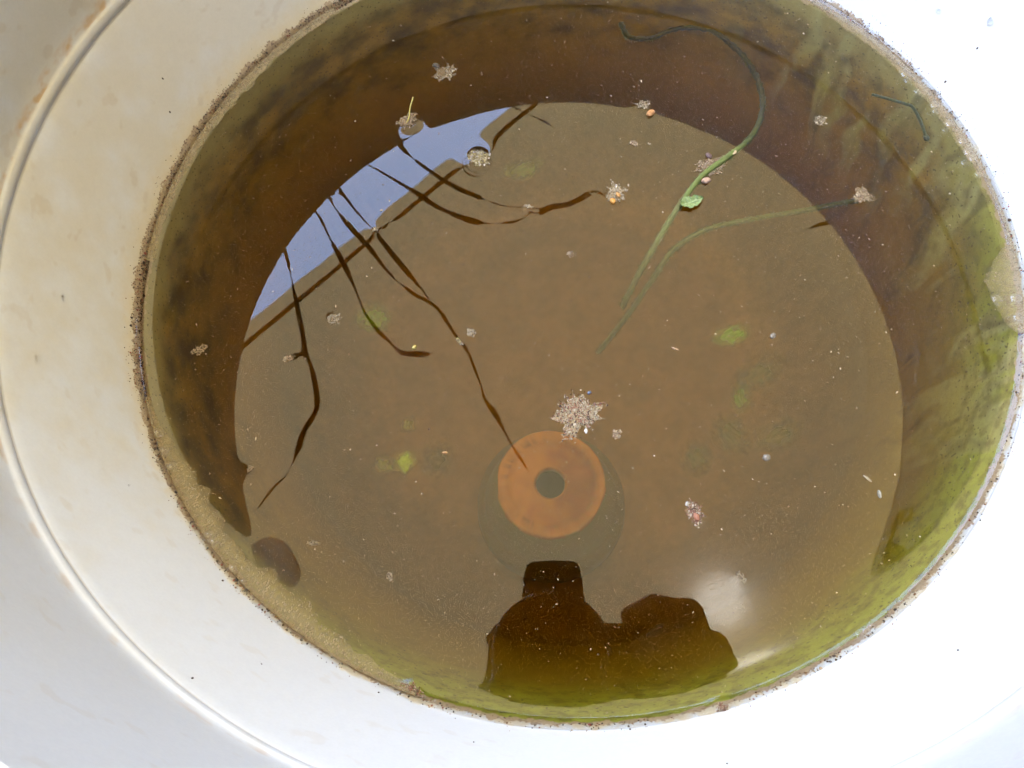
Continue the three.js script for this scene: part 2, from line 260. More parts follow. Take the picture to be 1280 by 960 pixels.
{
  const font = await new FontLoader().loadAsync('fonts/droid/droid_sans_bold.typeface.json');
  const bendOn = (g, phi0, y0) => { const q = g.attributes.position; for (let i = 0; i < q.count; i++) { const x = q.getX(i), y = y0 + q.getY(i), z = q.getZ(i), r = innerR(y) - z + 0.0002, a = phi0 + x / 0.165; q.setXYZ(i, r * Math.sin(a), y, r * Math.cos(a)); } g.computeVertexNormals(); return g; };
  const a = onWallMirrored(1128, 640).applyMatrix4(W2B), b = onWallMirrored(1072, 742).applyMatrix4(W2B);
  const pa = Math.atan2(a.x, a.z), pb = Math.atan2(b.x, b.z), yTop = Math.max(a.y, b.y), len = Math.abs(pa - pb) * 0.165, phi0 = Math.min(pa, pb);
  const reliefShade = phy([0.02, 0.018, 0.01], 0.85);  // near-black colour stands for the shadow in the relief
  const bar = (x0, y0, x1, y1, w) => { const L = Math.hypot(x1 - x0, y1 - y0), g = new THREE.BoxGeometry(L + w * 0.6, w, 0.0014, Math.max(1, Math.ceil(L / 0.004)), 1, 1); g.rotateZ(Math.atan2(y1 - y0, x1 - x0)); g.translate((x0 + x1) / 2, (y0 + y1) / 2, 0); return g; };
  const frame = [bar(0, 0, len, 0, 0.0022), bar(0, 0, -0.006, -0.006, 0.002), bar(-0.006, -0.006, -0.006, -0.016, 0.002)];
  mesh('panel_border', bendOn(mergeGeometries(frame), phi0, yTop - 0.001), reliefShade, bucket);
  const row = (txt, size, x, y) => { const g = new TextGeometry(txt, { font, size, depth: 0.0012, curveSegments: 3, bevelEnabled: false }); g.translate(x, y, -0.0006); return bendOn(g, phi0, yTop); };
  mesh('raised_lettering', mergeGeometries([row('7AHII  C', 0.0095, -0.008, -0.0135), row('MIN', 0.0085, 0.0, -0.027)]), reliefShade, bucket);
}
// grains of the crust along the waterline
{
  const g = new THREE.IcosahedronGeometry(1, 0), N = 5200, im = new THREE.InstancedMesh(g, std(0xffffff, 0.9), N), m4 = new THREE.Matrix4(), q = new THREE.Quaternion(), e = new THREE.Euler(), col = new THREE.Color();
  for (let i = 0; i < N; i++) {
    let phi, k = 0; do { phi = rr(0, 2 * Math.PI); k++; } while (k < 20 && rnd() > (0.45 + 0.8 * fbm(Math.sin(phi) * 6, 2, Math.cos(phi) * 6, 3)) * (0.12 + 0.88 * sstep(-Math.cos(angd(phi, 0.6)), -0.7, 0.4)));
    const up = 0.0008 + Math.pow(rnd(), 1.6) * 0.0046 * (rnd() < 0.85 ? 1 : 1.6) - 0.0006, y = up, r = innerR(y), p = V(r * Math.sin(phi), y, r * Math.cos(phi)); const w = p.clone().applyMatrix4(B2W); w.y = WL + up; const l = w.applyMatrix4(W2B); const r2 = innerR(l.y) - 0.0001;
    const s = rr(0.00011, 0.00034) * (rnd() < 0.05 ? 1.9 : 1) * (up > 0.003 ? 0.6 : 1);
    q.setFromEuler(e.set(rr(0, 6), rr(0, 6), rr(0, 6))); m4.compose(V(r2 * Math.sin(phi), l.y, r2 * Math.cos(phi)), q, V(s * rr(0.6, 1.5), s * rr(0.6, 1.2), s));
    im.setMatrixAt(i, m4); const k2 = rnd(); im.setColorAt(i, k2 < 0.5 ? col.setRGB(0.06, 0.035, 0.02) : k2 < 0.75 ? col.setRGB(0.22, 0.11, 0.04) : k2 < 0.92 ? col.setRGB(0.38, 0.28, 0.16) : col.setRGB(0.28, 0.07, 0.05));
  }
  im.name = 'waterline_crust'; im.userData.kind = 'stuff'; shadow(im); bucket.add(im);
}

// ------------------------------------------------------------------ floating clumps: where they lie, and how they lift the water
const CLUMPS = [
  // px, py, radius px, stretch, turn, tone, bump mm, label
  [724, 517, 40, 1.0, 0.3, 'mixed', 0.15, 'largest tan scum clump, speckled red and brown, above the clay pot'],
  [771, 543, 8, 1.0, 0.1, 'tan', 0.12, 'small tan crumb just right of the largest clump'],
  [868, 640, 19, 0.62, 1.2, 'rust', 0.3, 'grey-brown clump with rust-red bits, right of the clay pot'],
  [770, 240, 17, 0.85, 1.3, 'ring', 0.35, 'round pale clump with a glinting bubble and orange flake'],
  [599, 199, 15, 1.0, 0.2, 'yellow', 0.42, 'yellowish clump lying where the mirrored sunshade edge is notched'],
  [510, 152, 15, 0.8, -0.6, 'tan', 0.45, 'twiggy tan clump with an upright yellow stalk'],
  [557, 91, 15, 0.9, 0, 'pale', 0.25, 'pale crescent of scum with a black speck, near the far edge'],
  [804, 131, 11, 0.6, 0.1, 'pale', 0.2, 'flat pale clump with an orange flake beside it'],
  [888, 209, 23, 0.7, -0.5, 'tan', 0.22, 'broad tan clump snagged under the bright green stem'],
  [1077, 245, 12, 0.9, 0.4, 'tan', 0.2, 'loose tan clump over the right inner wall'],
  [1025, 151, 9, 0.7, 0.2, 'pale', 0.15, 'small pale starry clump at the upper right'],
  [417, 399, 10, 0.9, 0.3, 'pale', 0.2, 'small pale clump between two mirrored leaf tips'],
  [250, 438, 11, 0.6, -0.3, 'tan', 0.2, 'flat tan clump over the left inner wall'],
  [589, 416, 8, 0.9, 0.9, 'pale', 0.1, 'faint pale tuft beside the longest mirrored leaf'],
  [360, 448, 7, 0.8, 0.4, 'tan', 0.15, 'small brown tuft left of the outermost mirrored leaf'],
  [793, 180, 8, 0.6, 0.5, 'tan', 0.1, 'thin tan shred below the far edge clump with orange flake'],
  [925, 720, 9, 0.5, 0.9, 'pale', 0.1, 'pale splinter cluster near the mirrored glow of the sun'],
  [313, 586, 5, 1.0, 0, 'tan', 0.3, 'tiny brown bead at the left edge of the mirrored shade'],
  [488, 721, 7, 0.7, 1.2, 'pale', 0.1, 'dull grey tuft low on the left of the water'],
  [516, 862, 15, 0.5, 0.35, 'rust', 0.6, 'brown speckled clump touching the near waterline'],
  [393, 679, 9, 0.4, 0.1, 'pale', 0.2, 'pale sliver at the tip of the mirrored lug'],
  [713, 318, 6, 0.9, 0.5, 'tan', 0.1, 'tiny tan tuft in the middle of the far half'],
  [660, 258, 7, 0.5, 0.3, 'pale', 0.05, 'pale filament on the crossing of two mirrored leaves'],
  [470, 287, 5, 0.8, 0.3, 'pale', 0.05, 'pale knot on the mirrored leaf nearest the shade hem'],
  [575, 427, 8, 0.35, 0.9, 'yellow', 0.06, 'yellow curl lying along the longest mirrored leaf'],
  [900, 884, 9, 0.6, 0.1, 'rust', 0.5, 'reddish brown crumb at the near waterline, right of centre'],
];
const LC = 0.0026;
const bumps = CLUMPS.map(([px, py, r, s, , , b]) => { const p = onWater(px, py); return { x: p.x, z: p.z, r: r * pxm(px, py) * Math.sqrt(s), h: b * (b > 0.4 ? 0.0008 : 0.0003) }; });
for (let i = 0; i < 46; i++) { const a = rr(0, 6.283), r = 0.14 * Math.sqrt(rnd()); bumps.push({ x: CX + r * Math.sin(a), z: CZ + r * Math.cos(a), r: rr(0.0001, 0.0004), h: rr(0.000003, 0.000014) }); }
const waterY = (x, z) => {
  const dx = x - CX, dz = z - CZ, phi = Math.atan2(dx, dz), d = edgeAt(phi) - Math.hypot(dx, dz);
  let y = 0.0027 * Math.exp(-Math.max(d, -0.0004) / LC * 1.1);
  for (const b of bumps) { const q = Math.hypot(x - b.x, z - b.z); if (q < b.r + 0.02) { const e = Math.max(0, q - b.r * 0.75); y += b.h * Math.exp(-e / (LC * 0.6)) * (q < b.r * 0.75 ? 1 : 1); } }
  y += 0.0000018 * n2(x * 55, z * 55);
  return WL + y;
};

// ------------------------------------------------------------------ water
{
  const nT = 900, rad = [0]; for (let r = 0.0012; r < 0.955; r += 0.0085) rad.push(r); for (let k = 1; k <= 30; k++) rad.push(0.955 + (1.016 - 0.955) * (k / 30));
  const pos = [CX, waterY(CX, CZ), CZ], nor = [0, 1, 0], idx = [], nR = rad.length - 1;
  for (let j = 1; j <= nR; j++) for (let i = 0; i < nT; i++) {
    const phi = (i / nT) * 2 * Math.PI, r = edgeAt(phi) * rad[j], x = CX + r * Math.sin(phi), z = CZ + r * Math.cos(phi), e = 0.0003;
    pos.push(x, waterY(x, z), z); const n = V(-(waterY(x + e, z) - waterY(x - e, z)) / (2 * e), 1, -(waterY(x, z + e) - waterY(x, z - e)) / (2 * e)).normalize(); nor.push(n.x, n.y, n.z);
  }
  for (let i = 0; i < nT; i++) idx.push(0, 1 + i, 1 + ((i + 1) % nT));
  for (let j = 1; j < nR; j++) for (let i = 0; i < nT; i++) { const a = 1 + (j - 1) * nT + i, b = 1 + (j - 1) * nT + ((i + 1) % nT), c = a + nT, d = b + nT; idx.push(a, c, b, b, c, d); }
  // side and bottom, hidden inside the thickness of the plastic
  const ring0 = 1 + (nR - 1) * nT; let last = ring0;
  const sides = [[-0.03, innerR(-0.03)], [-0.06, innerR(-0.06)]]; for (let k = 16; k >= 0; k--) sides.push([prof[k][1] - 0.0012 * (1 - k / 16), prof[k][0]]);
  for (const [ly, lr] of sides) {
    const base = pos.length / 3;
    for (let i = 0; i < nT; i++) { const phi = (i / nT) * 2 * Math.PI, r = lr + 0.0012, p = V(r * Math.sin(phi), ly, r * Math.cos(phi)).applyMatrix4(B2W); pos.push(p.x, p.y, p.z); nor.push(Math.sin(phi), -0.1, Math.cos(phi)); }
    for (let i = 0; i < nT; i++) { const a = last + i, b = last + ((i + 1) % nT), c = base + i, d = base + ((i + 1) % nT); idx.push(a, c, b, b, c, d); }
    last = base;
  }
  const cb = pos.length / 3, p = V(0, FLOOR_Y - 0.0015, 0).applyMatrix4(B2W); pos.push(p.x, p.y, p.z); nor.push(0, -1, 0);
  for (let i = 0; i < nT; i++) idx.push(cb, last + ((i + 1) % nT), last + i);
  const g = new THREE.BufferGeometry(); g.setAttribute('position', new THREE.Float32BufferAttribute(pos, 3)); g.setAttribute('normal', new THREE.Float32BufferAttribute(nor, 3)); g.setIndex(idx);
  const m = mesh('water', g, phy(0xffffff, 0, { transmission: 1, thickness: 0.13, ior: IOR, attenuationColor: new THREE.Color().setRGB(0.64, 0.46, 0.07), attenuationDistance: 0.1 }));
  m.castShadow = false; m.userData = { kind: 'structure', label: 'murky brown-green water filling the lower half of the bucket' };
}

// ------------------------------------------------------------------ submerged things
const under = (px, py, d) => below(px, py, d);
{ // upturned clay pot with a drain hole
  const D = 0.062, c = under(688, 603, D), s = (69 / F) * (H + D / IOR) / ray(688, 603).dot(toWorld(V(0, 0, 1))) * 1.0;
  const pot = thing('clay_pot', 'orange clay pot upturned under water with a dark drain hole', 'pot', V(c.x, WL - 0.13, c.z));
  const hh = 0.13 - D, pts = [[s * 1.52, 0.002], [s * 1.55, 0.006], [s * 1.5, 0.02], [s * 1.36, 0.022], [s * 1.02, hh - 0.004], [s, hh - 0.0015], [s * 0.96, hh], [s * 0.8, hh], [s * 0.76, hh - 0.0012], [s * 0.32, hh - 0.0016], [s * 0.27, hh - 0.0022], [s * 0.255, hh - 0.007], [s * 0.7, hh - 0.0085], [s * 0.88, hh - 0.012], [s * 1.3, 0.01], [s * 1.46, 0.002], [s * 1.52, 0.002]];
  const g = new THREE.LatheGeometry(pts.flatMap(([r, y], i) => (i && Math.abs(pts[i - 1][0] - r) > 0.25 * s ? [1, 2, 3, 4].map((k) => [lerp(pts[i - 1][0], r, k / 4), lerp(pts[i - 1][1], y, k / 4)]) : [[r, y]])).map(([r, y]) => new THREE.Vector2(r, y)), 128), p = g.attributes.position;
  for (let i = 0; i < p.count; i++) { let x = p.getX(i), z = p.getZ(i); const y = p.getY(i); if (y > hh - 0.006) { const q = Math.hypot(x, z) / s; if (q > 0.9) { const lim1 = -0.955 * s; if (x < lim1) x = lim1 + (x - lim1) * 0.25; const dd = (x * 0.86 + z * 0.5), l2 = 0.965 * s; if (dd > l2) { const k = (dd - l2) * 0.7; x -= k * 0.86; z -= k * 0.5; } const w = 1 + 0.012 * n2(x * 120, z * 120); x *= w; z *= w; } p.setXYZ(i, x, y, z); } }
  g.computeVertexNormals();
  withColor(g, (x, y, z) => { const r = Math.hypot(x, z) / s, n = fbm(x * 90, y * 90, z * 90, 3), a = Math.atan2(x, -z); let col = [0.33, 0.13, 0.02]; if (r < 0.86 && r > 0.28) col = mix3(col, [0.17, 0.05, 0.024], clamp(0.5 + 0.75 * Math.cos(a - 1.7) + 0.9 * n, 0, 1)); if (r > 0.8 && r < 0.9) col = mix3(col, [0.15, 0.065, 0.02], clamp(0.45 + 1.2 * n, 0, 0.8)); if (r > 1.005 || y < hh - 0.003) col = mix3([0.24, 0.165, 0.04], [0.17, 0.145, 0.026], clamp(0.5 + n, 0, 1)); return col.map((k) => k * (1 + 0.3 * n)); });
  mesh('pot_body', g, std(0xffffff, 0.9, { vertexColors: true }), pot);
}
const leafGeo = (w, l, cup, lobes = 0) => {
  const N = 24, M = 14, pos = [], idx = [];
  for (let i = 0; i <= N; i++) for (let j = 0; j <= M; j++) { const t = i / N, q = (j / M) * 2 - 1, wide = Math.pow(Math.sin(Math.PI * Math.pow(t, 0.8)), 0.6) * (1 + 0.12 * Math.sin(t * 17 + lobes)); const x = q * w / 2 * wide, z = (t - 0.5) * l; pos.push(x, cup * (q * q * w * 0.5 + Math.pow(t - 0.5, 2) * l * 0.5) + 0.0003 * n2(x * 900, z * 900), z); }
  for (let i = 0; i < N; i++) for (let j = 0; j < M; j++) { const k = i * (M + 1) + j; idx.push(k, k + M + 1, k + 1, k + 1, k + M + 1, k + M + 2); }
  const g = new THREE.BufferGeometry(); g.setAttribute('position', new THREE.Float32BufferAttribute(pos, 3)); g.setIndex(idx); g.computeVertexNormals(); return g;
};
const siltedBlur = (g, green, silt, cover) => {      // edges fade out in alpha to imitate the blur of murky water
  const p = g.attributes.position, c = new Float32Array(p.count * 4); g.computeBoundingBox(); const hx = g.boundingBox.max.x, hz = g.boundingBox.max.z;
  for (let i = 0; i < p.count; i++) { const x = p.getX(i), z = p.getZ(i), n = fbm(x * 260, z * 260, 3, 3); c.set([...mix3(green, silt, clamp(cover + 0.7 * n, 0, 1)), 0.9 * (1 - sstep(Math.hypot(x / hx, z / hz) + 0.22 * n, 0.25, 0.95))], i * 4); }
  g.setAttribute('color', new THREE.BufferAttribute(c, 4)); return g;
};
const leafMat = phy(0xffffff, 0.8, { vertexColors: true, side: THREE.DoubleSide, transparent: true });
for (const [px, py, w, l, d, turn, green, cover, label] of [
  [506, 578, 24, 30, 0.05, 0.2, [0.22, 0.32, 0.02], 0.0, 'bright green sunken leaf, left of the clay pot'],
  [480, 582, 22, 30, 0.075, 1.2, [0.14, 0.16, 0.02], 0.4, 'dull green sunken leaf behind the bright one'],
  [510, 532, 22, 18, 0.085, 1.0, [0.15, 0.16, 0.03], 0.45, 'faint olive sunken leaf above the bright one'],
  [466, 400, 36, 44, 0.085, 0.9, [0.12, 0.24, 0.015], 0.1, 'broad blurred green leaf sunk under the mirrored leaf tips'],
  [912, 420, 40, 24, 0.07, 0.35, [0.11, 0.24, 0.01], 0.05, 'green sunken leaf at the right of the water'],
  [925, 500, 34, 22, 0.095, 1.4, [0.08, 0.17, 0.01], 0.15, 'dim green sunken leaf below the brighter right-hand one'],
  [652, 213, 46, 26, 0.1, 0.3, [0.1, 0.18, 0.015], 0.15, 'faint green sunken leaf in the far half of the water'],
  [945, 470, 60, 34, 0.1, 0.6, [0.05, 0.06, 0.012], 0.3, 'dark drowned leaf between the two green right-hand ones'],
  [915, 545, 50, 40, 0.1, 2.0, [0.05, 0.06, 0.012], 0.3, 'dark drowned leaf low on the right'],
  [970, 545, 50, 30, 0.1, 0.4, [0.06, 0.065, 0.012], 0.3, 'dark drowned leaf farthest right of the sunken ones'],
  [545, 575, 38, 46, 0.11, 0.1, [0.055, 0.05, 0.012], 0.3, 'dark drowned leaf close to the left of the clay pot'],
  [870, 575, 40, 36, 0.11, 1.4, [0.05, 0.065, 0.012], 0.3, 'dark drowned leaf between clay pot and rust-red clump'],
]) {
  const c = under(px, py, d * 0.75), k = pxm(px, py, WL - (d * 0.75) / IOR);
  const m = mesh('sunken_leaf', siltedBlur(leafGeo(w * k * 1.3, l * k * 1.3, 0.25, px), green, [0.12, 0.085, 0.025], cover), leafMat); m.position.copy(c); m.rotation.set(rr(-0.15, 0.15), turn, rr(-0.15, 0.15));
  tag(m, label, 'leaf', 'leaves lying under the water');
}
// hairy green stems, at the surface near the far clump and sinking towards the middle
function stem(name, label, pts, rpx, colour, greenAt) {      // bare(u): how green the stem is along its length, dark brown elsewhere
  const P = pts.map(([x, y, d]) => (d > 0 ? under(x, y, d) : onWater(x, y).add(V(0, -d, 0)))), curve = new THREE.CatmullRomCurve3(P, false, 'centripetal'), k = pxm(pts[1][0], pts[1][1]);
  const t = thing(name, label, 'water plant', P[0].clone()), o = P[0];
  const g = new THREE.TubeGeometry(new THREE.CatmullRomCurve3(P.map((p) => p.clone().sub(o)), false, 'centripetal'), 160, rpx * k, 8, false);
  const pa = g.attributes.position; for (let i = 0; i < pa.count; i++) { const n = n3(pa.getX(i) * 700, pa.getY(i) * 700, pa.getZ(i) * 700) * 0.00045; pa.setXYZ(i, pa.getX(i) + n, pa.getY(i) + n * 0.5, pa.getZ(i) - n); }
  g.computeVertexNormals();
  const mat = phy(colour, 0.8, { side: THREE.DoubleSide });
  { const n = pa.count, c = new Float32Array(n * 3); for (let i = 0; i < n; i++) { const u = Math.floor(i / 9) / 160, q = clamp(greenAt(u) + 0.35 * n3(pa.getX(i) * 300, pa.getY(i) * 300, pa.getZ(i) * 300), 0, 1); c.set(mix3([0.05, 0.04, 0.012], colour, q), i * 3); } g.setAttribute('color', new THREE.BufferAttribute(c, 3)); }
  mesh('stem', g, phy(0xffffff, 0.8, { side: THREE.DoubleSide, vertexColors: true }), t);
  const hairs = [];
  for (let i = 0; i < 1500; i++) { const u = rnd(), p = curve.getPoint(u).sub(o), a = rr(0, 6.283), l = rr(1.1, 2.2) * rpx * k, dir = V(Math.cos(a), rr(-0.5, 0.12), Math.sin(a)).normalize(); const h = new THREE.CylinderGeometry(0.00007, 0.00015, l, 3, 1, true); h.translate(0, l / 2, 0); h.applyQuaternion(new THREE.Quaternion().setFromUnitVectors(V(0, 1, 0), dir)); h.translate(p.x, p.y, p.z); hairs.push(h); }
  const hm = mesh('fine_hairs', mergeGeometries(hairs), mat, t); hm.userData.kind = 'stuff';
  return t;
}
stem('water_plant_stem', 'hairy green stem looping past the far wall and over the tan clump', [[776, 28, 0.03], [786, 46, 0.03], [812, 48, 0.032], [845, 36, 0.034], [885, 37, 0.034], [925, 66, 0.03], [947, 100, 0.02], [953, 138, 0.009], [938, 172, 0.0026], [905, 200, -0.0004], [876, 222, -0.0003], [846, 262, 0.002], [818, 308, 0.008], [792, 355, 0.018], [778, 384, 0.03]], 2.7, [0.075, 0.095, 0.014], (u) => sstep(u, 0.5, 0.68) * (1 - 0.7 * sstep(u, 0.8, 0.95)));
stem('water_plant_stem', 'dim green stem under water reaching from right wall towards the pot', [[1072, 250, 0.034], [1010, 262, 0.027], [940, 274, 0.02], [880, 288, 0.016], [842, 312, 0.018], [815, 350, 0.024], [780, 400, 0.04], [748, 440, 0.06]], 2.8, [0.06, 0.072, 0.014], (u) => 0.75 - 0.3 * Math.abs(u - 0.5));
// dark twig caught at the right waterline
{
  const P = [[1090, 118, 0.004], [1112, 124, 0.002], [1140, 133, 0.0007], [1150, 150, 0.0007], [1158, 172, 0.001]].map(([x, y, d]) => under(x, y, d)), o = P[0].clone();
  const t = thing('twig', 'thin dark bent twig lying against the right waterline', 'twig', o);
  const g = new THREE.TubeGeometry(new THREE.CatmullRomCurve3(P.map((p) => p.clone().sub(o)), false, 'catmullrom', 0.2), 60, 0.0006, 6, false);
  mesh('twig_stalk', lumpy(g, 0.0, 1), std([0.05, 0.055, 0.015], 0.9), t);
  mesh('broken_end', lumpy(new THREE.SphereGeometry(0.0011, 10, 8), 0.2, 1500).applyMatrix4(new THREE.Matrix4().makeScale(1, 0.7, 1.6)), std([0.05, 0.05, 0.02], 0.9), t).position.copy(P[4]).sub(o);
}
// suspended grit that clouds the water
{
  const N = 400000, g = new THREE.TetrahedronGeometry(1, 0), im = new THREE.InstancedMesh(g, std(0xffffff, 1), N), m4 = new THREE.Matrix4(), q = new THREE.Quaternion(), e = new THREE.Euler(), col = new THREE.Color();
  for (let i = 0; i < N; i++) {
    const a = rr(0, 6.283), d = rr(0.004, 0.115), R = (innerR(-d) - 0.004) * Math.sqrt(rnd()), s = rr(0.00005, 0.00013), c = rr(0.8, 1.2);
    q.setFromEuler(e.set(rr(0, 6), rr(0, 6), rr(0, 6))); m4.compose(V(CX + R * Math.sin(a) + d * 0.0073, WL - d, CZ + R * Math.cos(a) + d * 0.0368), q, V(s, s, s)); im.setMatrixAt(i, m4); im.setColorAt(i, col.setRGB(0.22 * c, 0.14 * c, 0.045 * c));
  }
  im.name = 'suspended_silt'; shadow(im); im.castShadow = false; tag(im, 'fine brown silt hanging in the water', null, null, 'stuff'); scene.add(im);
}

// ------------------------------------------------------------------ floating things
const TONES = {
  mixed: [[0.36, 0.28, 0.16], [0.4, 0.32, 0.19], [0.12, 0.06, 0.035], [0.36, 0.28, 0.16], [0.24, 0.1, 0.05], [0.05, 0.03, 0.02], [0.3, 0.14, 0.08], [0.45, 0.38, 0.26]],
  tan: [[0.32, 0.23, 0.13], [0.38, 0.29, 0.17], [0.2, 0.12, 0.06], [0.3, 0.2, 0.12]],
  pale: [[0.36, 0.28, 0.17], [0.42, 0.35, 0.22], [0.32, 0.24, 0.14], [0.14, 0.09, 0.05]],
  ring: [[0.4, 0.32, 0.2], [0.35, 0.27, 0.16], [0.2, 0.14, 0.07]],
  yellow: [[0.4, 0.32, 0.11], [0.42, 0.35, 0.2], [0.38, 0.28, 0.1], [0.6, 0.52, 0.42], [0.18, 0.12, 0.05]],
  rust: [[0.36, 0.26, 0.16], [0.26, 0.1, 0.05], [0.12, 0.07, 0.04], [0.45, 0.37, 0.27], [0.2, 0.08, 0.05]],
};
const dustMat = std(0xffffff, 0.85, { vertexColors: true, side: THREE.DoubleSide });
const paint = (g, c0) => { const c = c0.map((k) => k * 0.68); return paint0(g, c); };
const paint0 = (g, c) => { const n = g.attributes.position.count, a = new Float32Array(n * 3); for (let i = 0; i < n; i++) a.set(c, i * 3); g.setAttribute('color', new THREE.BufferAttribute(a, 3)); g.deleteAttribute('uv'); return g.index ? g.toNonIndexed() : g; };
const GRAIN = [0, 1, 2].map((k) => { const g = new THREE.IcosahedronGeometry(1, 0); lumpy(g, 0.35, 1.3, k * 9); return g; });
function grain(x, y, z, s, c) { const g = GRAIN[Math.floor(rnd() * 3)].clone(); g.applyMatrix4(new THREE.Matrix4().compose(V(x, y, z), new THREE.Quaternion().setFromEuler(new THREE.Euler(rr(0, 6), rr(0, 6), rr(0, 6))), V(s * rr(0.6, 1.4), s * rr(0.5, 0.9), s * rr(0.6, 1.4)))); return paint(g, c); }
function fibre(x, y, z, len, r, c) { const a = rr(0, 6.283), b = a + rr(-0.9, 0.9), l = len / 2, pts = [V(x - l * Math.cos(a), y, z - l * Math.sin(a)), V(x, y + rr(0, 0.0004), z), V(x + l * Math.cos(b), y, z + l * Math.sin(b))]; return paint(new THREE.TubeGeometry(new THREE.CatmullRomCurve3(pts), 6, r, 4, false), c); }
CLUMPS.forEach(([px, py, rpx, st, turn, tone, , label], n) => {
  const c = onWater(px, py), k = pxm(px, py), R = rpx * k, pal = TONES[tone]; c.y = waterY(c.x, c.z);
  const t = thing('scum_clump', label, 'scum clump', c, 'scum clumps floating on the water'), parts = [], ct = Math.cos(turn), sn = Math.sin(turn);
  const put = (u, a) => { const x = u * R * Math.cos(a), z = u * R * Math.sin(a) * st; return [x * ct - z * sn, x * sn + z * ct]; };
  const lim = (a) => 0.72 + 0.34 * n2(Math.cos(a) * 1.3 + n * 7, Math.sin(a) * 1.3) + 0.14 * n2(Math.cos(a) * 4 + n, Math.sin(a) * 4);
  // a torn film under the grains
  if (rpx > 6) {
    const q = [], fi = [], S = 48; q.push(0, 0.00012, 0); for (let i = 0; i < S; i++) { const a = (i / S) * 6.2832, [x, z] = put(lim(a) * (0.86 + 0.2 * n2(i * 0.9, n)), a); q.push(x, 0.00008, z); } for (let i = 0; i < S; i++) fi.push(0, 1 + ((i + 1) % S), 1 + i);
    const g = new THREE.BufferGeometry(); g.setAttribute('position', new THREE.Float32BufferAttribute(q, 3)); g.setIndex(fi); g.computeVertexNormals();
    mesh('film', g, phy([0.24, 0.17, 0.085], 0.7, { transparent: true, opacity: tone === 'mixed' ? 0.85 : tone === 'tan' || tone === 'ring' ? 0.5 : 0.35, side: THREE.DoubleSide }), t);
  }
  const N = Math.round(clamp(rpx * rpx * 1.9 * st, 18, 2200));
  for (let i = 0; i < N; i++) { const a = rr(0, 6.283), u = lim(a) * Math.sqrt(rnd()) * (rnd() < 0.07 ? 1.25 : 1), [x, z] = put(u, a); if (tone === 'pale' && rpx > 13 && u < 0.45 && Math.cos(a) < 0.2) continue; const s = rr(0.00009, 0.00028) * (rnd() < 0.06 ? 1.7 : 1); parts.push(grain(x, rr(0.00005, 0.00035), z, s, pal[Math.floor(rnd() * pal.length)])); }
  for (let i = 0; i < N / 15; i++) { const a = rr(0, 6.283), u = lim(a) * Math.sqrt(rnd()) * 1.08, [x, z] = put(u, a); parts.push(fibre(x, 0.0003, z, rr(0.0005, 0.0015), rr(0.00004, 0.00008), pal[i % 2])); }
  const gm = mesh('grains', mergeGeometries(parts), dustMat, t); gm.userData.kind = 'stuff';
  const extra = (name, x, z, s, col, rough = 0.6, flat = 1) => { const m = mesh(name, lumpy(new THREE.SphereGeometry(1, 10, 8), 0.25, 1.6, x + z), phy(col, rough), t); m.scale.set(s * k, s * k * 0.5 * flat, s * k * 0.7); m.position.set(x * k, 0.0004, z * k); m.rotation.y = x; return m; };
  if (n === 0) { extra('white_seed', 8, 23, 3, [0.45, 0.42, 0.36], 0.4); extra('dark_seed', 13, -27, 3, [0.05, 0.06, 0.08], 0.3); }
  if (n === 2) { extra('rust_flake', 2, 6, 5, [0.22, 0.085, 0.04]); extra('pale_flake', -8, -9, 3, [0.3, 0.26, 0.2]); }
  if (n === 3) { extra('orange_flake', -4, 13, 4, [0.36, 0.16, 0.02]); extra('orange_flake', 2, 5, 3.5, [0.3, 0.14, 0.025]); }
  if (n === 5) { const g = new THREE.TubeGeometry(new THREE.CatmullRomCurve3([V(-1, 0, 4), V(3, 6, -3), V(6, 16, -12), V(10, 24, -17), V(12, 28, -21)].map((v) => v.multiplyScalar(k * 0.7))), 30, 0.9 * k, 6, false); mesh('yellow_stalk', g, std([0.34, 0.26, 0.06], 0.8), t); }
  if (n === 6) extra('black_speck', -10, -9, 4, [0.03, 0.02, 0.01]);
  if (n === 7) extra('orange_flake', 7, 12, 5, [0.32, 0.15, 0.05]);
  if (n === 8) { extra('pale_flake', 26, -18, 4, [0.32, 0.23, 0.13], 0.6, 0.4); extra('dark_flake', -1, -14, 4, [0.08, 0.04, 0.03]); extra('tan_flake', -6, 18, 5, [0.26, 0.16, 0.1]); }
});
{ // torn bit of green leaf on the surface
  const c = onWater(864, 254), k = pxm(864, 254); c.y = waterY(c.x, c.z) + 0.0004; const t = thing('leaf_scrap', 'torn pale green scrap of leaf floating below the green stem', 'leaf scrap', c);
  const g = leafGeo(15 * k, 27 * k, 0.35, 2); const p = g.attributes.position; for (let i = 0; i < p.count; i++) p.setX(i, p.getX(i) + 0.0004 * n2(p.getZ(i) * 900, 1)); g.computeVertexNormals();
  const m = mesh('blade', withColor(g, (x, y, z) => { const n = fbm(x * 700, z * 700, 1, 2); return mix3([0.17, 0.22, 0.08], [0.09, 0.13, 0.03], clamp(0.5 + 0.8 * n, 0, 1)); }), phy(0xffffff, 0.5, { vertexColors: true, side: THREE.DoubleSide }), t); m.rotation.y = 1.9;
  const v = mesh('midrib', new THREE.CylinderGeometry(0.8 * k, 0.4 * k, 24 * k, 6).rotateX(Math.PI / 2), std([0.18, 0.22, 0.09], 0.6), t); v.rotation.y = 1.9; v.position.y = 0.0002;
}
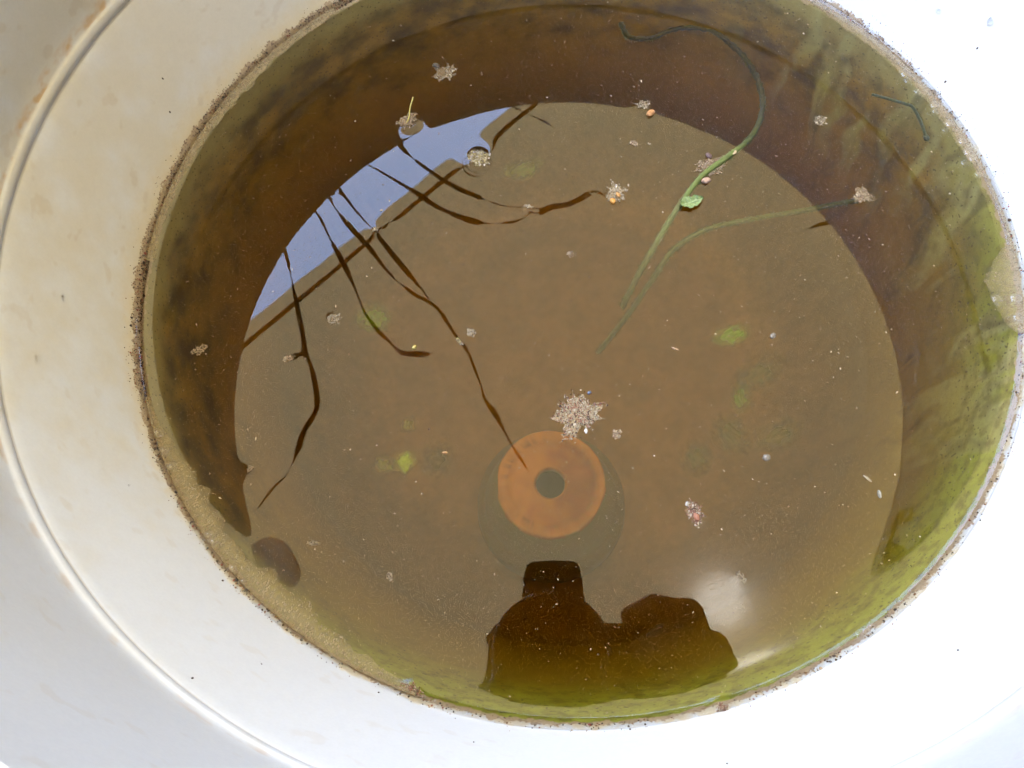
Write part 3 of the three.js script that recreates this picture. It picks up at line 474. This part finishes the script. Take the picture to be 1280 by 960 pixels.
function seedBit(px, py, l, w, turn, col, label, name = 'seed') { const c = onWater(px, py), k = pxm(px, py); c.y = waterY(c.x, c.z) + 0.0001; const m = mesh(name, lumpy(new THREE.SphereGeometry(1, 12, 9), 0.15, 1.7, px), phy(col, 0.45)); m.scale.set((l * k) / 2, w * k * 0.35, (w * k) / 2); m.position.copy(c); m.rotation.y = turn; tag(m, label, name.replace('_', ' ')); m.material.color.multiplyScalar(0.45); }
seedBit(518, 434, 7, 5, 0.7, [0.6, 0.45, 0.1], 'yellow seed above the tip of the curled mirrored leaf');
seedBit(958, 572, 9, 8, 0.2, [0.3, 0.24, 0.16], 'round pale flake at the right of the water', 'flake');
seedBit(966, 420, 8, 6, 0.9, [0.3, 0.24, 0.16], 'pale angular flake above and right of the green sunken leaf', 'flake');
seedBit(844, 436, 9, 3, -0.4, [0.5, 0.3, 0.14], 'orange-brown sliver in the middle right of the water', 'flake');
seedBit(556, 566, 7, 4, 0, [0.55, 0.28, 0.08], 'tiny orange flake left of the clay pot', 'flake');
seedBit(1099, 618, 3.5, 9, 0.1, [0.5, 0.44, 0.3], 'bright cream speck left of the mirrored lettering', 'flake');
seedBit(1084, 598, 10, 3, 2.4, [0.48, 0.36, 0.2], 'straw-coloured splinter near the right wall', 'flake');
// the dust of specks over the whole surface
{
  const N = 7000, geos = [new THREE.IcosahedronGeometry(1, 0)], im = new THREE.InstancedMesh(geos[0], std(0xffffff, 0.8), N), m4 = new THREE.Matrix4(), q = new THREE.Quaternion(), e = new THREE.Euler(), col = new THREE.Color();
  for (let i = 0; i < N; i++) {
    const a = rr(0, 6.283), R = (edgeAt(a) - 0.002) * Math.sqrt(rnd()), x = CX + R * Math.sin(a), z = CZ + R * Math.cos(a), s = 0.00006 + 0.00012 * Math.pow(rnd(), 4) + (rnd() < 0.015 ? 0.00018 : 0), el = rnd() < 0.12 ? rr(1.8, 3) : rr(0.8, 1.4);
    q.setFromEuler(e.set(0, rr(0, 6.283), 0)); m4.compose(V(x, waterY(x, z) + s * 0.2, z), q, V(s * el, s * 0.6, s)); im.setMatrixAt(i, m4);
    const k = rnd(); im.setColorAt(i, k < 0.6 ? col.setRGB(0.27, 0.2, 0.115) : k < 0.78 ? col.setRGB(0.36, 0.29, 0.18) : k < 0.92 ? col.setRGB(0.2, 0.11, 0.05) : col.setRGB(0.06, 0.04, 0.03));
  }
  im.name = 'floating_dust'; shadow(im); tag(im, 'tiny pale specks scattered over the water', null, null, 'stuff'); scene.add(im);
}
// films of scum along the waterline
function scumFilm(label, phi0, phi1, widthAt, col, opacity, rag = 0.3) {
  const N = 600, M = 18, pos = [], idx = [], c = [];
  for (let i = 0; i <= N; i++) { const phi = lerp(phi0, phi1, i / N), w = widthAt(i / N, phi) * (1 + rag * n2(phi * 12, 3) + 0.06 * n2(phi * 40, 8)), Re = edgeAt(phi); for (let j = 0; j <= M; j++) { const R = Re - 0.0004 - Math.max(0.0003, w) * (j / M), x = CX + R * Math.sin(phi), z = CZ + R * Math.cos(phi); pos.push(x, waterY(x, z) + 0.00025, z); const n = fbm(x * 500, z * 500, 2, 3), s = n3(x * 1500, z * 1500, 6); let k = mix3(col, [col[0] * 0.7, col[1] * 0.66, col[2] * 0.55], clamp(0.4 + n, 0, 1)); let al = opacity * clamp(1.1 - 0.75 * Math.pow(j / M, 1.5) + 0.55 * n, 0.05, 1); if (s > 0.62) { k = mix3(k, [0.07, 0.045, 0.025], 0.8); al = 0.9; } c.push(...k, al); } }
  for (let i = 0; i < N; i++) for (let j = 0; j < M; j++) { const k = i * (M + 1) + j; idx.push(k, k + 1, k + M + 1, k + 1, k + M + 2, k + M + 1); }
  const g = new THREE.BufferGeometry(); g.setAttribute('position', new THREE.Float32BufferAttribute(pos, 3)); g.setAttribute('color', new THREE.Float32BufferAttribute(c, 4)); g.setIndex(idx); g.computeVertexNormals();
  const m = mesh('scum_film', g, phy(0xffffff, 0.55, { vertexColors: true, transparent: true, side: THREE.DoubleSide })); return tag(m, label, 'scum film');
}
const bell = (t, c, w) => Math.exp(-(((t - c) / w) ** 2));
scumFilm('tan scum film along the lower left waterline, with dark pits', azimuth(184, 500) , azimuth(520, 872), (t) => 0.0012 + 0.0058 * bell(t, 0.3, 0.17) + 0.006 * bell(t, 0.62, 0.16) + 0.003 * bell(t, 0.85, 0.1), [0.27, 0.2, 0.085], 0.62);
scumFilm('foamy tan scum film at the right waterline', azimuth(1272, 420), azimuth(1218, 225), (t) => 0.001 + 0.0085 * Math.pow(Math.sin(Math.PI * clamp(t / 0.55, 0, 1)), 0.8), [0.25, 0.19, 0.09], 0.58, 0.12);
scumFilm('narrow brown scum film along the upper right waterline', azimuth(1222, 225), azimuth(1012, 6), (t) => 0.0012 + 0.0018 * bell(t, 0.35, 0.3) + 0.0014 * bell(t, 0.8, 0.15), [0.28, 0.21, 0.1], 0.55);
scumFilm('thin brown scum film along the upper left waterline', azimuth(420, 16), azimuth(180, 330), (t) => 0.0022 + 0.0012 * bell(t, 0.4, 0.2), [0.34, 0.27, 0.15], 0.55);
// bubbles caught in the scum
{
  const film = phy(0xffffff, 0, { transmission: 1, thickness: 0, ior: 1.5 }), geo = new THREE.SphereGeometry(1, 20, 10, 0, 2 * Math.PI, 0, Math.PI * 0.55);
  let first = null;
  for (const [px, py, r, where] of [
    [1128, 98, 5, 'topmost bubble'], [1132, 105, 3.4, 'small bubble just under the topmost one'], [1144, 118, 3, 'small bubble by the bent twig'], [1164, 137, 4.4, 'bubble between twig and topmost bubble'], [1166, 143, 3, 'little bubble touching the one above the twig end'], [1183, 160, 4.4, 'bubble beside the twig end'], [1179, 166, 3.2, 'little bubble left of the twig end'], [1199, 182, 3.6, 'bubble between twig and glassy cluster'],
    [1206, 196, 5, 'large bubble of the right glassy cluster'], [1212, 204, 4, 'second bubble of the right glassy cluster'], [1203, 207, 3.6, 'lowest bubble of the right glassy cluster'], [1219, 222, 3, 'small bubble below the glassy cluster'],
    [1264, 378, 5.5, 'upper clear bubble in the right foam'], [1267, 402, 5, 'lower clear bubble in the right foam'], [1243, 377, 5, 'dark bubble at the inner edge of the right foam'],
    [200, 545, 5, 'upper bubble of the left trio'], [208, 567, 5, 'middle bubble of the left trio'], [217, 587, 5.5, 'lowest bubble of the left trio'], [261, 675, 5.5, 'bubble of the lower left pair, left'], [269, 682, 5.5, 'bubble of the lower left pair, right'], [293, 714, 4.5, 'bubble low on the left film'], [305, 731, 3.5, 'last bubble of the left film'],
    [529, 876, 3, 'bubble by the brown clump at the near edge'], [545, 881, 3, 'bubble just right of the near edge clump'], [1075, 803, 4, 'bubble in the near right froth, left'], [1083, 798, 4, 'bubble in the near right froth, middle'], [1092, 793, 3.5, 'bubble in the near right froth, right'], [1130, 762, 3.2, 'bubble farther right along the near waterline'],
    [771, 234, 3.2, 'bubble glinting on the round pale clump'],
  ]) {
    const p = onWater(px, py), k = pxm(px, py), d = Math.hypot(p.x - CX, p.z - CZ), phi = Math.atan2(p.x - CX, p.z - CZ), R = Math.min(d, edgeAt(phi) - r * k * 0.7);
    p.x = CX + R * Math.sin(phi); p.z = CZ + R * Math.cos(phi); p.y = waterY(p.x, p.z);
    const m = first ? first.clone() : mesh('bubble', geo, film); if (first) { m.name = numbered('bubble'); scene.add(m); } first ??= m;
    m.position.copy(p); m.scale.setScalar(r * k * 1.25); tag(m, 'clear air bubble: ' + where, 'bubble', 'bubbles along the waterline');
  }
}
// drops of water and crumbs stuck to the white wall
{
  const clear = phy(0xffffff, 0.02, { transmission: 1, thickness: 0.001, ior: 1.33 });
  for (const [px, py, l, turn, label] of [
    [1057, 40, 8, 0.3, 'water drop on the far right wall'], [1173, 14, 7, 0.2, 'water drop nearest the top right corner'], [1238, 28, 10, 0.8, 'long water drop high on the right wall'], [161, 606, 7, 0.4, 'water drop low on the left wall'], [45, 448, 8, 1.3, 'water drop at mid height by the left ridge'], [78, 371, 7, 0.6, 'water drop above the left ridge drop'], [325, 829, 6, 0.3, 'water drop on the near left wall'],
  ]) { const { p, n } = onWall(px, py), k = p.distanceTo(EYE) / F; const m = mesh('water_drop', lumpy(new THREE.SphereGeometry(1, 16, 12), 0.12, 1.4, px), clear); m.scale.set((l * k) * 0.34, l * k * 0.62, l * k * 0.22); m.position.copy(p).addScaledVector(n, 0.0001); m.quaternion.setFromUnitVectors(V(0, 0, 1), n); m.rotateZ(turn - 0.5); tag(m, label, 'water drop', 'drops on the white wall'); }
  for (const [px, py, s, label] of [
    [203, 98, 2.2, 'tiny dark crumb highest on the left wall'], [212, 140, 2.2, 'tiny brown crumb below the highest left one'], [164, 397, 3, 'dark crumb left of the crust'], [163, 407, 3, 'lower of two dark crumbs left of the crust'], [278, 726, 3.2, 'dark crumb below the left film'], [1182, 102, 2.2, 'dark crumb right of the topmost bubble'], [1222, 60, 2.2, 'dark crumb high on the right wall'], [1198, 813, 2.4, 'dark crumb on the near right wall'], [473, 866, 2.4, 'dark crumb under the near left waterline'], [592, 928, 2, 'dark crumb below the near waterline'], [240, 848, 3, 'grey crumb by the near left ridge'], [1277, 418, 6, 'maroon crumb below the right foam'], [333, 66, 2.6, 'dark crumb just above the far left crust'], [294, 110, 2.6, 'dark crumb beside the far left crust'], [909, 955, 2, 'dark crumb at the bottom of the near wall'],
  ]) { const { p, n } = onWall(px, py), k = p.distanceTo(EYE) / F; const m = mesh('crumb', lumpy(new THREE.IcosahedronGeometry(1, 1), 0.3, 1.5, px), std(label.startsWith('maroon') ? [0.1, 0.015, 0.02] : [0.07, 0.045, 0.03], 0.9)); m.scale.set(s * k * 0.45, s * k * 0.6, s * k * 0.35); m.position.copy(p).addScaledVector(n, 0.0001); tag(m, label, 'crumb', 'crumbs stuck to the white wall'); }
}

// ------------------------------------------------------------------ strap-leaved plant leaning over the bucket (seen mirrored only)
{
  const green = phy([0.02, 0.026, 0.007], 0.6, { side: THREE.DoubleSide });
  const base = V(-0.62, 0.24, -0.95);
  const plant = thing('strap_leaf_plant', 'potted plant whose twisted strap leaves are mirrored over the water', 'potted plant', V(base.x, 0, base.z));
  const LEAVES = [
    [[495, 179, 7], [508, 191, 7], [520, 201, 2], [536, 213, 2.5], [555, 226, 4.5], [579, 239, 7], [602, 247, 6], [617, 254, 2], [630, 257, 4], [658, 261, 6.5], [686, 260, 7], [705, 258, 1.2]],
    [[462, 207, 6], [499, 228, 7.5], [523, 242, 9.5], [542, 256, 5], [559, 265, 1.6], [577, 272, 6], [602, 278, 8], [622, 279, 5], [641, 278, 1.6], [658, 272, 6], [677, 265, 7], [692, 258, 5], [707, 256, 1.5], [722, 250, 3], [737, 241, 5], [748, 238, 4], [757, 239, 3]],
    [[424, 233, 5], [441, 259, 5], [464, 285, 3], [471, 294, 6], [486, 312, 7.5], [501, 330, 8.5], [515, 347, 7], [529, 364, 4], [536, 374, 5]],
    [[409, 247, 6], [419, 260, 2], [434, 279, 8.5], [452, 300, 8.5], [466, 315, 7], [479, 332, 4], [494, 349, 2], [508, 360, 6], [520, 369, 8], [539, 379, 7], [554, 394, 5], [565, 416, 4.5], [574, 427, 7], [580, 435, 8], [586, 442, 3], [593, 461, 5], [602, 484, 1.6], [606, 499, 5], [614, 511, 7.5], [621, 521, 7], [632, 542, 2], [640, 557, 1.6], [651, 574, 4.5], [662, 592, 1]],
    [[393, 263, 4], [400, 272, 5], [413, 300, 2], [416, 306, 6], [425, 321, 8.5], [434, 337, 9], [447, 369, 2], [456, 390, 3.5], [466, 404, 7], [475, 416, 8], [494, 435, 3], [503, 441, 4], [524, 443, 6.5], [542, 442, 1]],
    [[356, 311, 4], [361, 332, 5], [364, 347, 2], [367, 362, 6], [371, 382, 8], [382, 435, 8], [390, 461, 5.5], [396, 495, 8.5], [394, 516, 3], [382, 536, 5.5], [371, 566, 7.5], [356, 596, 3], [343, 609, 2], [331, 624, 3], [319, 639, 1]],
    [[642, 133, 3], [660, 143, 3], [676, 150, 2.6], [690, 158, 0.8]],
  ];
  LEAVES.forEach((L, n) => {
    const N = L.length, q = [], w = [];
    L.forEach(([x, y, wp], i) => { const t = i / (N - 1), hgt = WL + lerp(0.52, 0.4, t * t) + 0.01 * n; const p = above(x, y, hgt); q.push(p); w.push((wp / F) * (2 * H + hgt - WL - H + 0.02) * 0.88); });
    // on from where the rim hides it, arching down to the pot
    const d = q[0].clone().sub(q[Math.min(2, N - 1)]).normalize(), p0 = q[0].clone(), end = base.clone().add(V(rr(-0.05, 0.05), 0, rr(-0.05, 0.05)));
    const c1 = p0.clone().addScaledVector(d, 0.22).add(V(0, 0.05, 0)), c2 = end.clone().add(V(0.03, 0.42, 0.02)), bez = new THREE.CubicBezierCurve3(end, c2, c1, p0), full = [], fw = [];
    for (let i = 0; i < 14; i++) { full.push(bez.getPoint(i / 14)); fw.push(lerp(0.009, w[1], i / 14)); }
    full.push(...q); fw.push(...w);
    const cr = new THREE.CatmullRomCurve3(full, false, 'centripetal'), S = full.length - 1, steps = S * 6, pos = [], idx = [], wMax = Math.max(...w);
    for (let i = 0; i <= steps; i++) {
      const u = i / steps, p = cr.getPoint(u), tan = cr.getTangent(u), f = u * S, k = Math.min(S - 1, Math.floor(f)), want = lerp(fw[k], fw[k + 1], f - k), taper = u > 0.96 ? Math.max(0.12, (1 - u) / 0.04) : 1, W = wMax * Math.min(1, taper + 0.2);
      const tw = Math.acos(clamp(want / W, 0.17, 1)) * (Math.floor(f / 4) % 2 ? 1 : -1), side = V(0, 1, 0).cross(tan).normalize(), nrm = tan.clone().cross(side).normalize();
      const e = side.multiplyScalar(Math.cos(tw)).addScaledVector(nrm, Math.sin(tw)).multiplyScalar(W / 2); if (u > 0.985) e.multiplyScalar(Math.max(0.1, (1 - u) / 0.015));
      const a = p.clone().sub(e).sub(plant.position), b = p.clone().sub(plant.position).addScaledVector(nrm, -0.0006), c = p.clone().add(e).sub(plant.position); pos.push(a.x, a.y, a.z, b.x, b.y, b.z, c.x, c.y, c.z);
    }
    for (let i = 0; i < steps; i++) for (let j = 0; j < 2; j++) { const k = i * 3 + j; idx.push(k, k + 3, k + 1, k + 1, k + 3, k + 4); }
    const g = new THREE.BufferGeometry(); g.setAttribute('position', new THREE.Float32BufferAttribute(pos, 3)); g.setIndex(idx); g.computeVertexNormals();
    mesh('strap_leaf', g, green, plant);
  });
  const potPts = [[0, 0.004], [0.09, 0.004], [0.095, 0.008], [0.125, 0.2], [0.137, 0.202], [0.14, 0.235], [0.13, 0.237], [0.122, 0.215], [0, 0.214]];
  mesh('plant_pot', new THREE.LatheGeometry(potPts.map(([r, y]) => new THREE.Vector2(r, y)), 48), std([0.32, 0.13, 0.06], 0.9), plant);
}
{ // one more leaf tip reaching in from the right
  const P = [[1060, 270], [1036, 278], [1024, 281], [1010, 286]].map(([x, y], i) => above(x, y, WL + 0.5 - 0.02 * i)), w = [0.0066, 0.0062, 0.0045, 0.0006];
  const root = V(0.75, 0, -0.75), full = [root.clone().setY(0.02), V(0.72, 0.45, -0.72), V(0.6, 0.72, -0.6), ...P], fw = [0.008, 0.009, 0.008, ...w], cr = new THREE.CatmullRomCurve3(full, false, 'centripetal'), pos = [], idx = [], S = full.length - 1, steps = 60;
  const t = thing('reed_plant', 'tall reed leaning in whose tip is mirrored near the right wall', 'reed', root);
  for (let i = 0; i <= steps; i++) { const u = i / steps, p = cr.getPoint(u).sub(root), f = u * S, k = Math.min(S - 1, Math.floor(f)), W = lerp(fw[k], fw[k + 1], f - k), s = V(0, 1, 0).cross(cr.getTangent(u)).normalize().multiplyScalar(W / 2); pos.push(p.x - s.x, p.y - s.y, p.z - s.z, p.x, p.y - 0.0006, p.z, p.x + s.x, p.y + s.y, p.z + s.z); }
  for (let i = 0; i < steps; i++) for (let j = 0; j < 2; j++) { const k = i * 3 + j; idx.push(k, k + 3, k + 1, k + 1, k + 3, k + 4); }
  const g = new THREE.BufferGeometry(); g.setAttribute('position', new THREE.Float32BufferAttribute(pos, 3)); g.setIndex(idx); g.computeVertexNormals();
  mesh('blade', g, phy([0.04, 0.05, 0.014], 0.6, { side: THREE.DoubleSide }), t);
}

// ------------------------------------------------------------------ the photographer's camera and hand (seen mirrored only)
const CAMX = RIGHT, camAxis = toWorld(V(0, 0, 1)), camUp = toWorld(V(0, -1, 0)), camRight = toWorld(V(1, 0, 0));
{
  const cam = thing('photo_camera', 'black camera held over the water, mirrored beside the right hand', 'camera', EYE.clone());
  cam.quaternion.setFromRotationMatrix(new THREE.Matrix4().makeBasis(camRight, camUp, camAxis.clone().negate()));   // the lens looks along -z from its pupil at the origin
  const black = phy([0.014, 0.013, 0.012], 0.5), satin = phy([0.03, 0.029, 0.028], 0.35), grip = std([0.02, 0.019, 0.018], 0.85);
  const sh = new THREE.Shape();
  sh.moveTo(-0.034, -0.05); sh.lineTo(0.072, -0.05); sh.quadraticCurveTo(0.078, -0.05, 0.078, -0.044); sh.lineTo(0.078, 0.02); sh.quadraticCurveTo(0.078, 0.025, 0.072, 0.025); sh.lineTo(0.028, 0.025); sh.lineTo(0.021, 0.034); sh.lineTo(-0.0205, 0.034); sh.lineTo(-0.027, 0.027); sh.lineTo(-0.0325, 0.026); sh.quadraticCurveTo(-0.0365, 0.023, -0.0365, 0.017); sh.lineTo(-0.037, -0.042); sh.quadraticCurveTo(-0.037, -0.05, -0.034, -0.05); sh.closePath();
  const bg = new THREE.ExtrudeGeometry(sh, { depth: 0.036, bevelEnabled: true, bevelSize: 0.0018, bevelThickness: 0.0018, bevelSegments: 3 }); bg.translate(0, 0, 0.0082); mesh('camera_body', bg, black, cam);
  const hs = new THREE.Shape(); hs.moveTo(-0.0185, 0.032); hs.lineTo(-0.0162, 0.058); hs.quadraticCurveTo(-0.0157, 0.0618, -0.012, 0.0624); hs.quadraticCurveTo(0, 0.0638, 0.0112, 0.0624); hs.quadraticCurveTo(0.0148, 0.0618, 0.0153, 0.058); hs.lineTo(0.0182, 0.032); hs.closePath();
  const hg = new THREE.ExtrudeGeometry(hs, { depth: 0.036, bevelEnabled: true, bevelSize: 0.0012, bevelThickness: 0.0012, bevelSegments: 3, curveSegments: 10 }); hg.translate(0, 0, 0.0012); mesh('viewfinder_hump', hg, black, cam);
  const lip = new RoundedBoxGeometry(0.036, 0.003, 0.006, 2, 0.0012); lip.translate(-0.0003, 0.0505, 0.0); mesh('flash_lip', lip, satin, cam);
  const face = new RoundedBoxGeometry(0.032, 0.011, 0.002, 2, 0.0009); face.translate(0, 0.0425, -0.0004); mesh('flash_front', face, phy([0.05, 0.045, 0.042], 0.25), cam);
  const barrel = [[0.0288, -0.0246], [0.0292, -0.025], [0.0300, -0.025], [0.0308, -0.0242], [0.0308, -0.014], [0.0302, -0.0132], [0.0302, -0.004], [0.0322, -0.003], [0.0322, 0.006]].map(([r, z]) => new THREE.Vector2(r, z));
  mesh('lens_barrel', new THREE.LatheGeometry(barrel, 96).rotateX(Math.PI / 2), satin, cam);
  mesh('lens_ring', new THREE.TorusGeometry(0.0308, 0.001, 12, 96).translate(0, 0, -0.0244), std([0.7, 0.7, 0.7], 0.22, { metalness: 1 }), cam);
  mesh('lens_inner_wall', new THREE.LatheGeometry([[0.0288, -0.0246], [0.0282, -0.02], [0.026, 0.001], [0.024, 0.004]].map(([r, z]) => new THREE.Vector2(r, z)), 72).rotateX(Math.PI / 2), std([0.012, 0.012, 0.012], 0.9, { side: THREE.DoubleSide }), cam);
  mesh('lens_glass', new THREE.CircleGeometry(0.0245, 64).rotateY(Math.PI).translate(0, 0, 0.0035), phy([0.01, 0.01, 0.014], 0.05, { clearcoat: 1 }), cam);
  mesh('strap_knob', new THREE.CylinderGeometry(0.0045, 0.0045, 0.008, 20).rotateX(Math.PI / 2), satin, cam).position.set(-0.0355, 0.018, 0.012);
  const gg = new RoundedBoxGeometry(0.02, 0.066, 0.026, 4, 0.008); mesh('grip', gg, grip, cam).position.set(0.07, -0.012, 0.0);
  mesh('shutter_button', new THREE.CylinderGeometry(0.005, 0.0055, 0.004, 20), satin, cam).position.set(0.06, 0.028, 0.01);
  cam.updateMatrixWorld(true);
  // hand, in camera coordinates (x right, y up, z towards the photographer)
  const bones = (list) => list;
  function skin(bl, k, cell, pad = 0.016) {
    const lo = V(1e9, 1e9, 1e9), hi = V(-1e9, -1e9, -1e9);
    for (const [a, b, ra, rb] of bl) for (const [p, r] of [[a, ra], [b, rb]]) { lo.min(V(p[0] - r, p[1] - r, p[2] - r)); hi.max(V(p[0] + r, p[1] + r, p[2] + r)); }
    lo.subScalar(pad * 0.5); hi.addScalar(pad * 0.5);
    const size = Math.max(hi.x - lo.x, hi.y - lo.y, hi.z - lo.z), N = Math.min(120, Math.ceil(size / cell) + 6), mid = lo.clone().add(hi).multiplyScalar(0.5), half = (size / 2) * (N / (N - 6));
    const mc = new MarchingCubes(N, std(0xffffff), false, false, 160000); mc.isolation = 0;
    for (let z = 0; z < N; z++) for (let y = 0; y < N; y++) for (let x = 0; x < N; x++) {
      const p = [mid.x + ((x - N / 2) / (N / 2)) * half, mid.y + ((y - N / 2) / (N / 2)) * half, mid.z + ((z - N / 2) / (N / 2)) * half]; let d = 1e3;
      for (const [a, b, ra, rb, kk] of bl) {
        const bx = b[0] - a[0], by = b[1] - a[1], bz = b[2] - a[2], px = p[0] - a[0], py = p[1] - a[1], pz = p[2] - a[2], t = clamp((px * bx + py * by + pz * bz) / (bx * bx + by * by + bz * bz + 1e-12), 0, 1);
        const e = Math.hypot(px - bx * t, py - by * t, pz - bz * t) - lerp(ra, rb, t), s = kk ?? k, h = clamp(0.5 + (0.5 * (d - e)) / s, 0, 1); d = d > 100 ? e : lerp(d, e, h) - s * h * (1 - h);
      }
      mc.field[x + y * N + z * N * N] = -d;
    }
    mc.update(); const n = mc.count, pos = new Float32Array(mc.positionArray.slice(0, n * 3)); for (let i = 0; i < n * 3; i += 3) { pos[i] = mid.x + pos[i] * half; pos[i + 1] = mid.y + pos[i + 1] * half; pos[i + 2] = mid.z + pos[i + 2] * half; }
    let g = new THREE.BufferGeometry(); g.setAttribute('position', new THREE.BufferAttribute(pos, 3)); g = mergeVertices(g, 1e-6); g.computeVertexNormals(); return g;
  }
  const W = 0.1;   // wrist
  const hand = [
    [[0.098, -0.012, 0.075], [0.104, -0.05, 0.1], 0.019, 0.021], [[0.086, 0.006, 0.066], [0.1, -0.03, 0.082], 0.015, 0.018], [[0.088, -0.026, 0.066], [0.102, -0.045, 0.09], 0.014, 0.019],
    // index along the top to the shutter
    [[0.09, 0.014, 0.06], [0.082, 0.034, 0.047], 0.0105, 0.0095, 0.006], [[0.082, 0.034, 0.047], [0.064, 0.038, 0.046], 0.0092, 0.0082, 0.004], [[0.064, 0.038, 0.046], [0.05, 0.035, 0.049], 0.008, 0.0066, 0.004],
    // three fingers round the grip
    [[0.094, 0.004, 0.058], [0.09, 0.006, 0.026], 0.0102, 0.0094, 0.006], [[0.09, 0.006, 0.026], [0.066, 0.006, 0.015], 0.0094, 0.0086, 0.003], [[0.066, 0.006, 0.015], [0.053, 0.004, 0.024], 0.0084, 0.007, 0.003],
    [[0.096, -0.014, 0.058], [0.092, -0.0125, 0.026], 0.0098, 0.009, 0.006], [[0.092, -0.0125, 0.026], [0.068, -0.0125, 0.016], 0.009, 0.0082, 0.003], [[0.068, -0.0125, 0.016], [0.056, -0.0135, 0.025], 0.008, 0.0068, 0.003],
    [[0.097, -0.03, 0.062], [0.092, -0.0305, 0.032], 0.0088, 0.0082, 0.006], [[0.092, -0.0305, 0.032], [0.074, -0.031, 0.022], 0.008, 0.0074, 0.003], [[0.074, -0.031, 0.022], [0.063, -0.032, 0.028], 0.0072, 0.006, 0.003],
    // thumb on the back
    [[0.098, -0.025, 0.086], [0.085, 0.0, 0.098], 0.014, 0.0115, 0.006], [[0.085, 0.0, 0.098], [0.065, 0.013, 0.096], 0.011, 0.0088, 0.004],
    [[0.101, -0.045, 0.1], [0.106, -0.1, 0.15], 0.019, 0.022], [[0.106, -0.1, 0.15], [0.13, -0.165, 0.22], 0.024, 0.03],
  ];
  const person = thing('person', 'photographer crouching behind the bucket, right hand gripping the camera', 'person', cam.position);
  person.quaternion.copy(cam.quaternion);
  for (const b of hand) for (const p of [b[0], b[1]]) if (!p.moved) { p[0] -= 0.004; p[1] -= 0.004; p[2] -= 0.041; p.moved = true; }
  mesh('skin', skin(hand, 0.01, 0.003), phy([0.48, 0.31, 0.22], 0.5), person);
  // the rest of the crouching figure, in the same coordinates: world up is worked out through the camera's turn
  const inv = cam.quaternion.clone().invert(), L = (x, y, z) => { const v = V(x, y, z).sub(cam.position).applyQuaternion(inv); return [v.x, v.y, v.z]; };
  const wr = [0.108, -0.135, 0.142];
  const shR = L(0.2, 0.92, 0.62), shL = L(-0.2, 0.92, 0.62), hipR = L(0.1, 0.36, 0.88), hipL = L(-0.1, 0.36, 0.88), elR = L(0.27, 0.62, 0.42), elL = L(-0.3, 0.66, 0.48), wrL = L(-0.2, 0.55, 0.3);
  const shirt = [[L(0.12, 0.92, 0.64), L(-0.12, 0.92, 0.64), 0.09, 0.09], [L(0, 0.88, 0.68), L(0, 0.6, 0.8), 0.13, 0.13], [L(0.05, 0.6, 0.8), L(0.05, 0.42, 0.88), 0.12, 0.13], [L(-0.05, 0.6, 0.8), L(-0.05, 0.42, 0.88), 0.12, 0.13], [shR, elR, 0.06, 0.05], [elR, wr, 0.05, 0.036], [shL, elL, 0.06, 0.05], [elL, wrL, 0.048, 0.04]];
  mesh('shirt', skin(shirt, 0.04, 0.012), std([0.16, 0.17, 0.2], 0.9), person);
  const kR = L(0.2, 0.48, 0.52), kL = L(-0.22, 0.48, 0.56), anR = L(0.17, 0.09, 0.76), anL = L(-0.18, 0.09, 0.78);
  mesh('trousers', skin([[hipR, kR, 0.095, 0.068], [hipL, kL, 0.095, 0.068], [kR, anR, 0.066, 0.05], [kL, anL, 0.066, 0.05], [hipL, hipR, 0.12, 0.12]], 0.03, 0.012), std([0.06, 0.065, 0.09], 0.9), person);
  for (const s of [1, -1]) mesh('shoe', skin([[L(s * 0.175, 0.045, 0.8), L(s * 0.19, 0.04, 0.58), 0.044, 0.038]], 0.01, 0.01), std([0.05, 0.045, 0.04], 0.8), person);
  mesh('head_and_neck', skin([[L(0, 0.95, 0.66), L(0, 1.05, 0.58), 0.055, 0.05], [L(0, 1.15, 0.54), L(0, 1.06, 0.5), 0.085, 0.06], [L(0, 1.17, 0.57), L(0, 1.14, 0.56), 0.092, 0.09], [L(0, 1.1, 0.452), L(0, 1.075, 0.438), 0.012, 0.014], [L(0.085, 1.1, 0.57), L(0.09, 1.13, 0.58), 0.012, 0.014], [L(-0.085, 1.1, 0.57), L(-0.09, 1.13, 0.58), 0.012, 0.014]], 0.02, 0.006), phy([0.33, 0.2, 0.13], 0.6), person);
  mesh('hair', skin([[L(0, 1.2, 0.59), L(0, 1.17, 0.63), 0.092, 0.085], [L(0.03, 1.235, 0.53), L(-0.03, 1.235, 0.53), 0.05, 0.05]], 0.03, 0.008), std([0.02, 0.016, 0.012], 0.8), person);
  mesh('left_hand', skin([[wrL, L(-0.17, 0.52, 0.25), 0.026, 0.03], ...[0, 1, 2, 3].map((i) => [L(-0.185 + i * 0.014, 0.515, 0.235), L(-0.18 + i * 0.016, 0.475 - 0.006 * (i % 3), 0.2), 0.009, 0.0075, 0.003]), [L(-0.15, 0.52, 0.26), L(-0.125, 0.49, 0.235), 0.012, 0.009, 0.004]], 0.012, 0.004), phy([0.33, 0.2, 0.13], 0.55), person);
}

renderer.render(scene, camera);
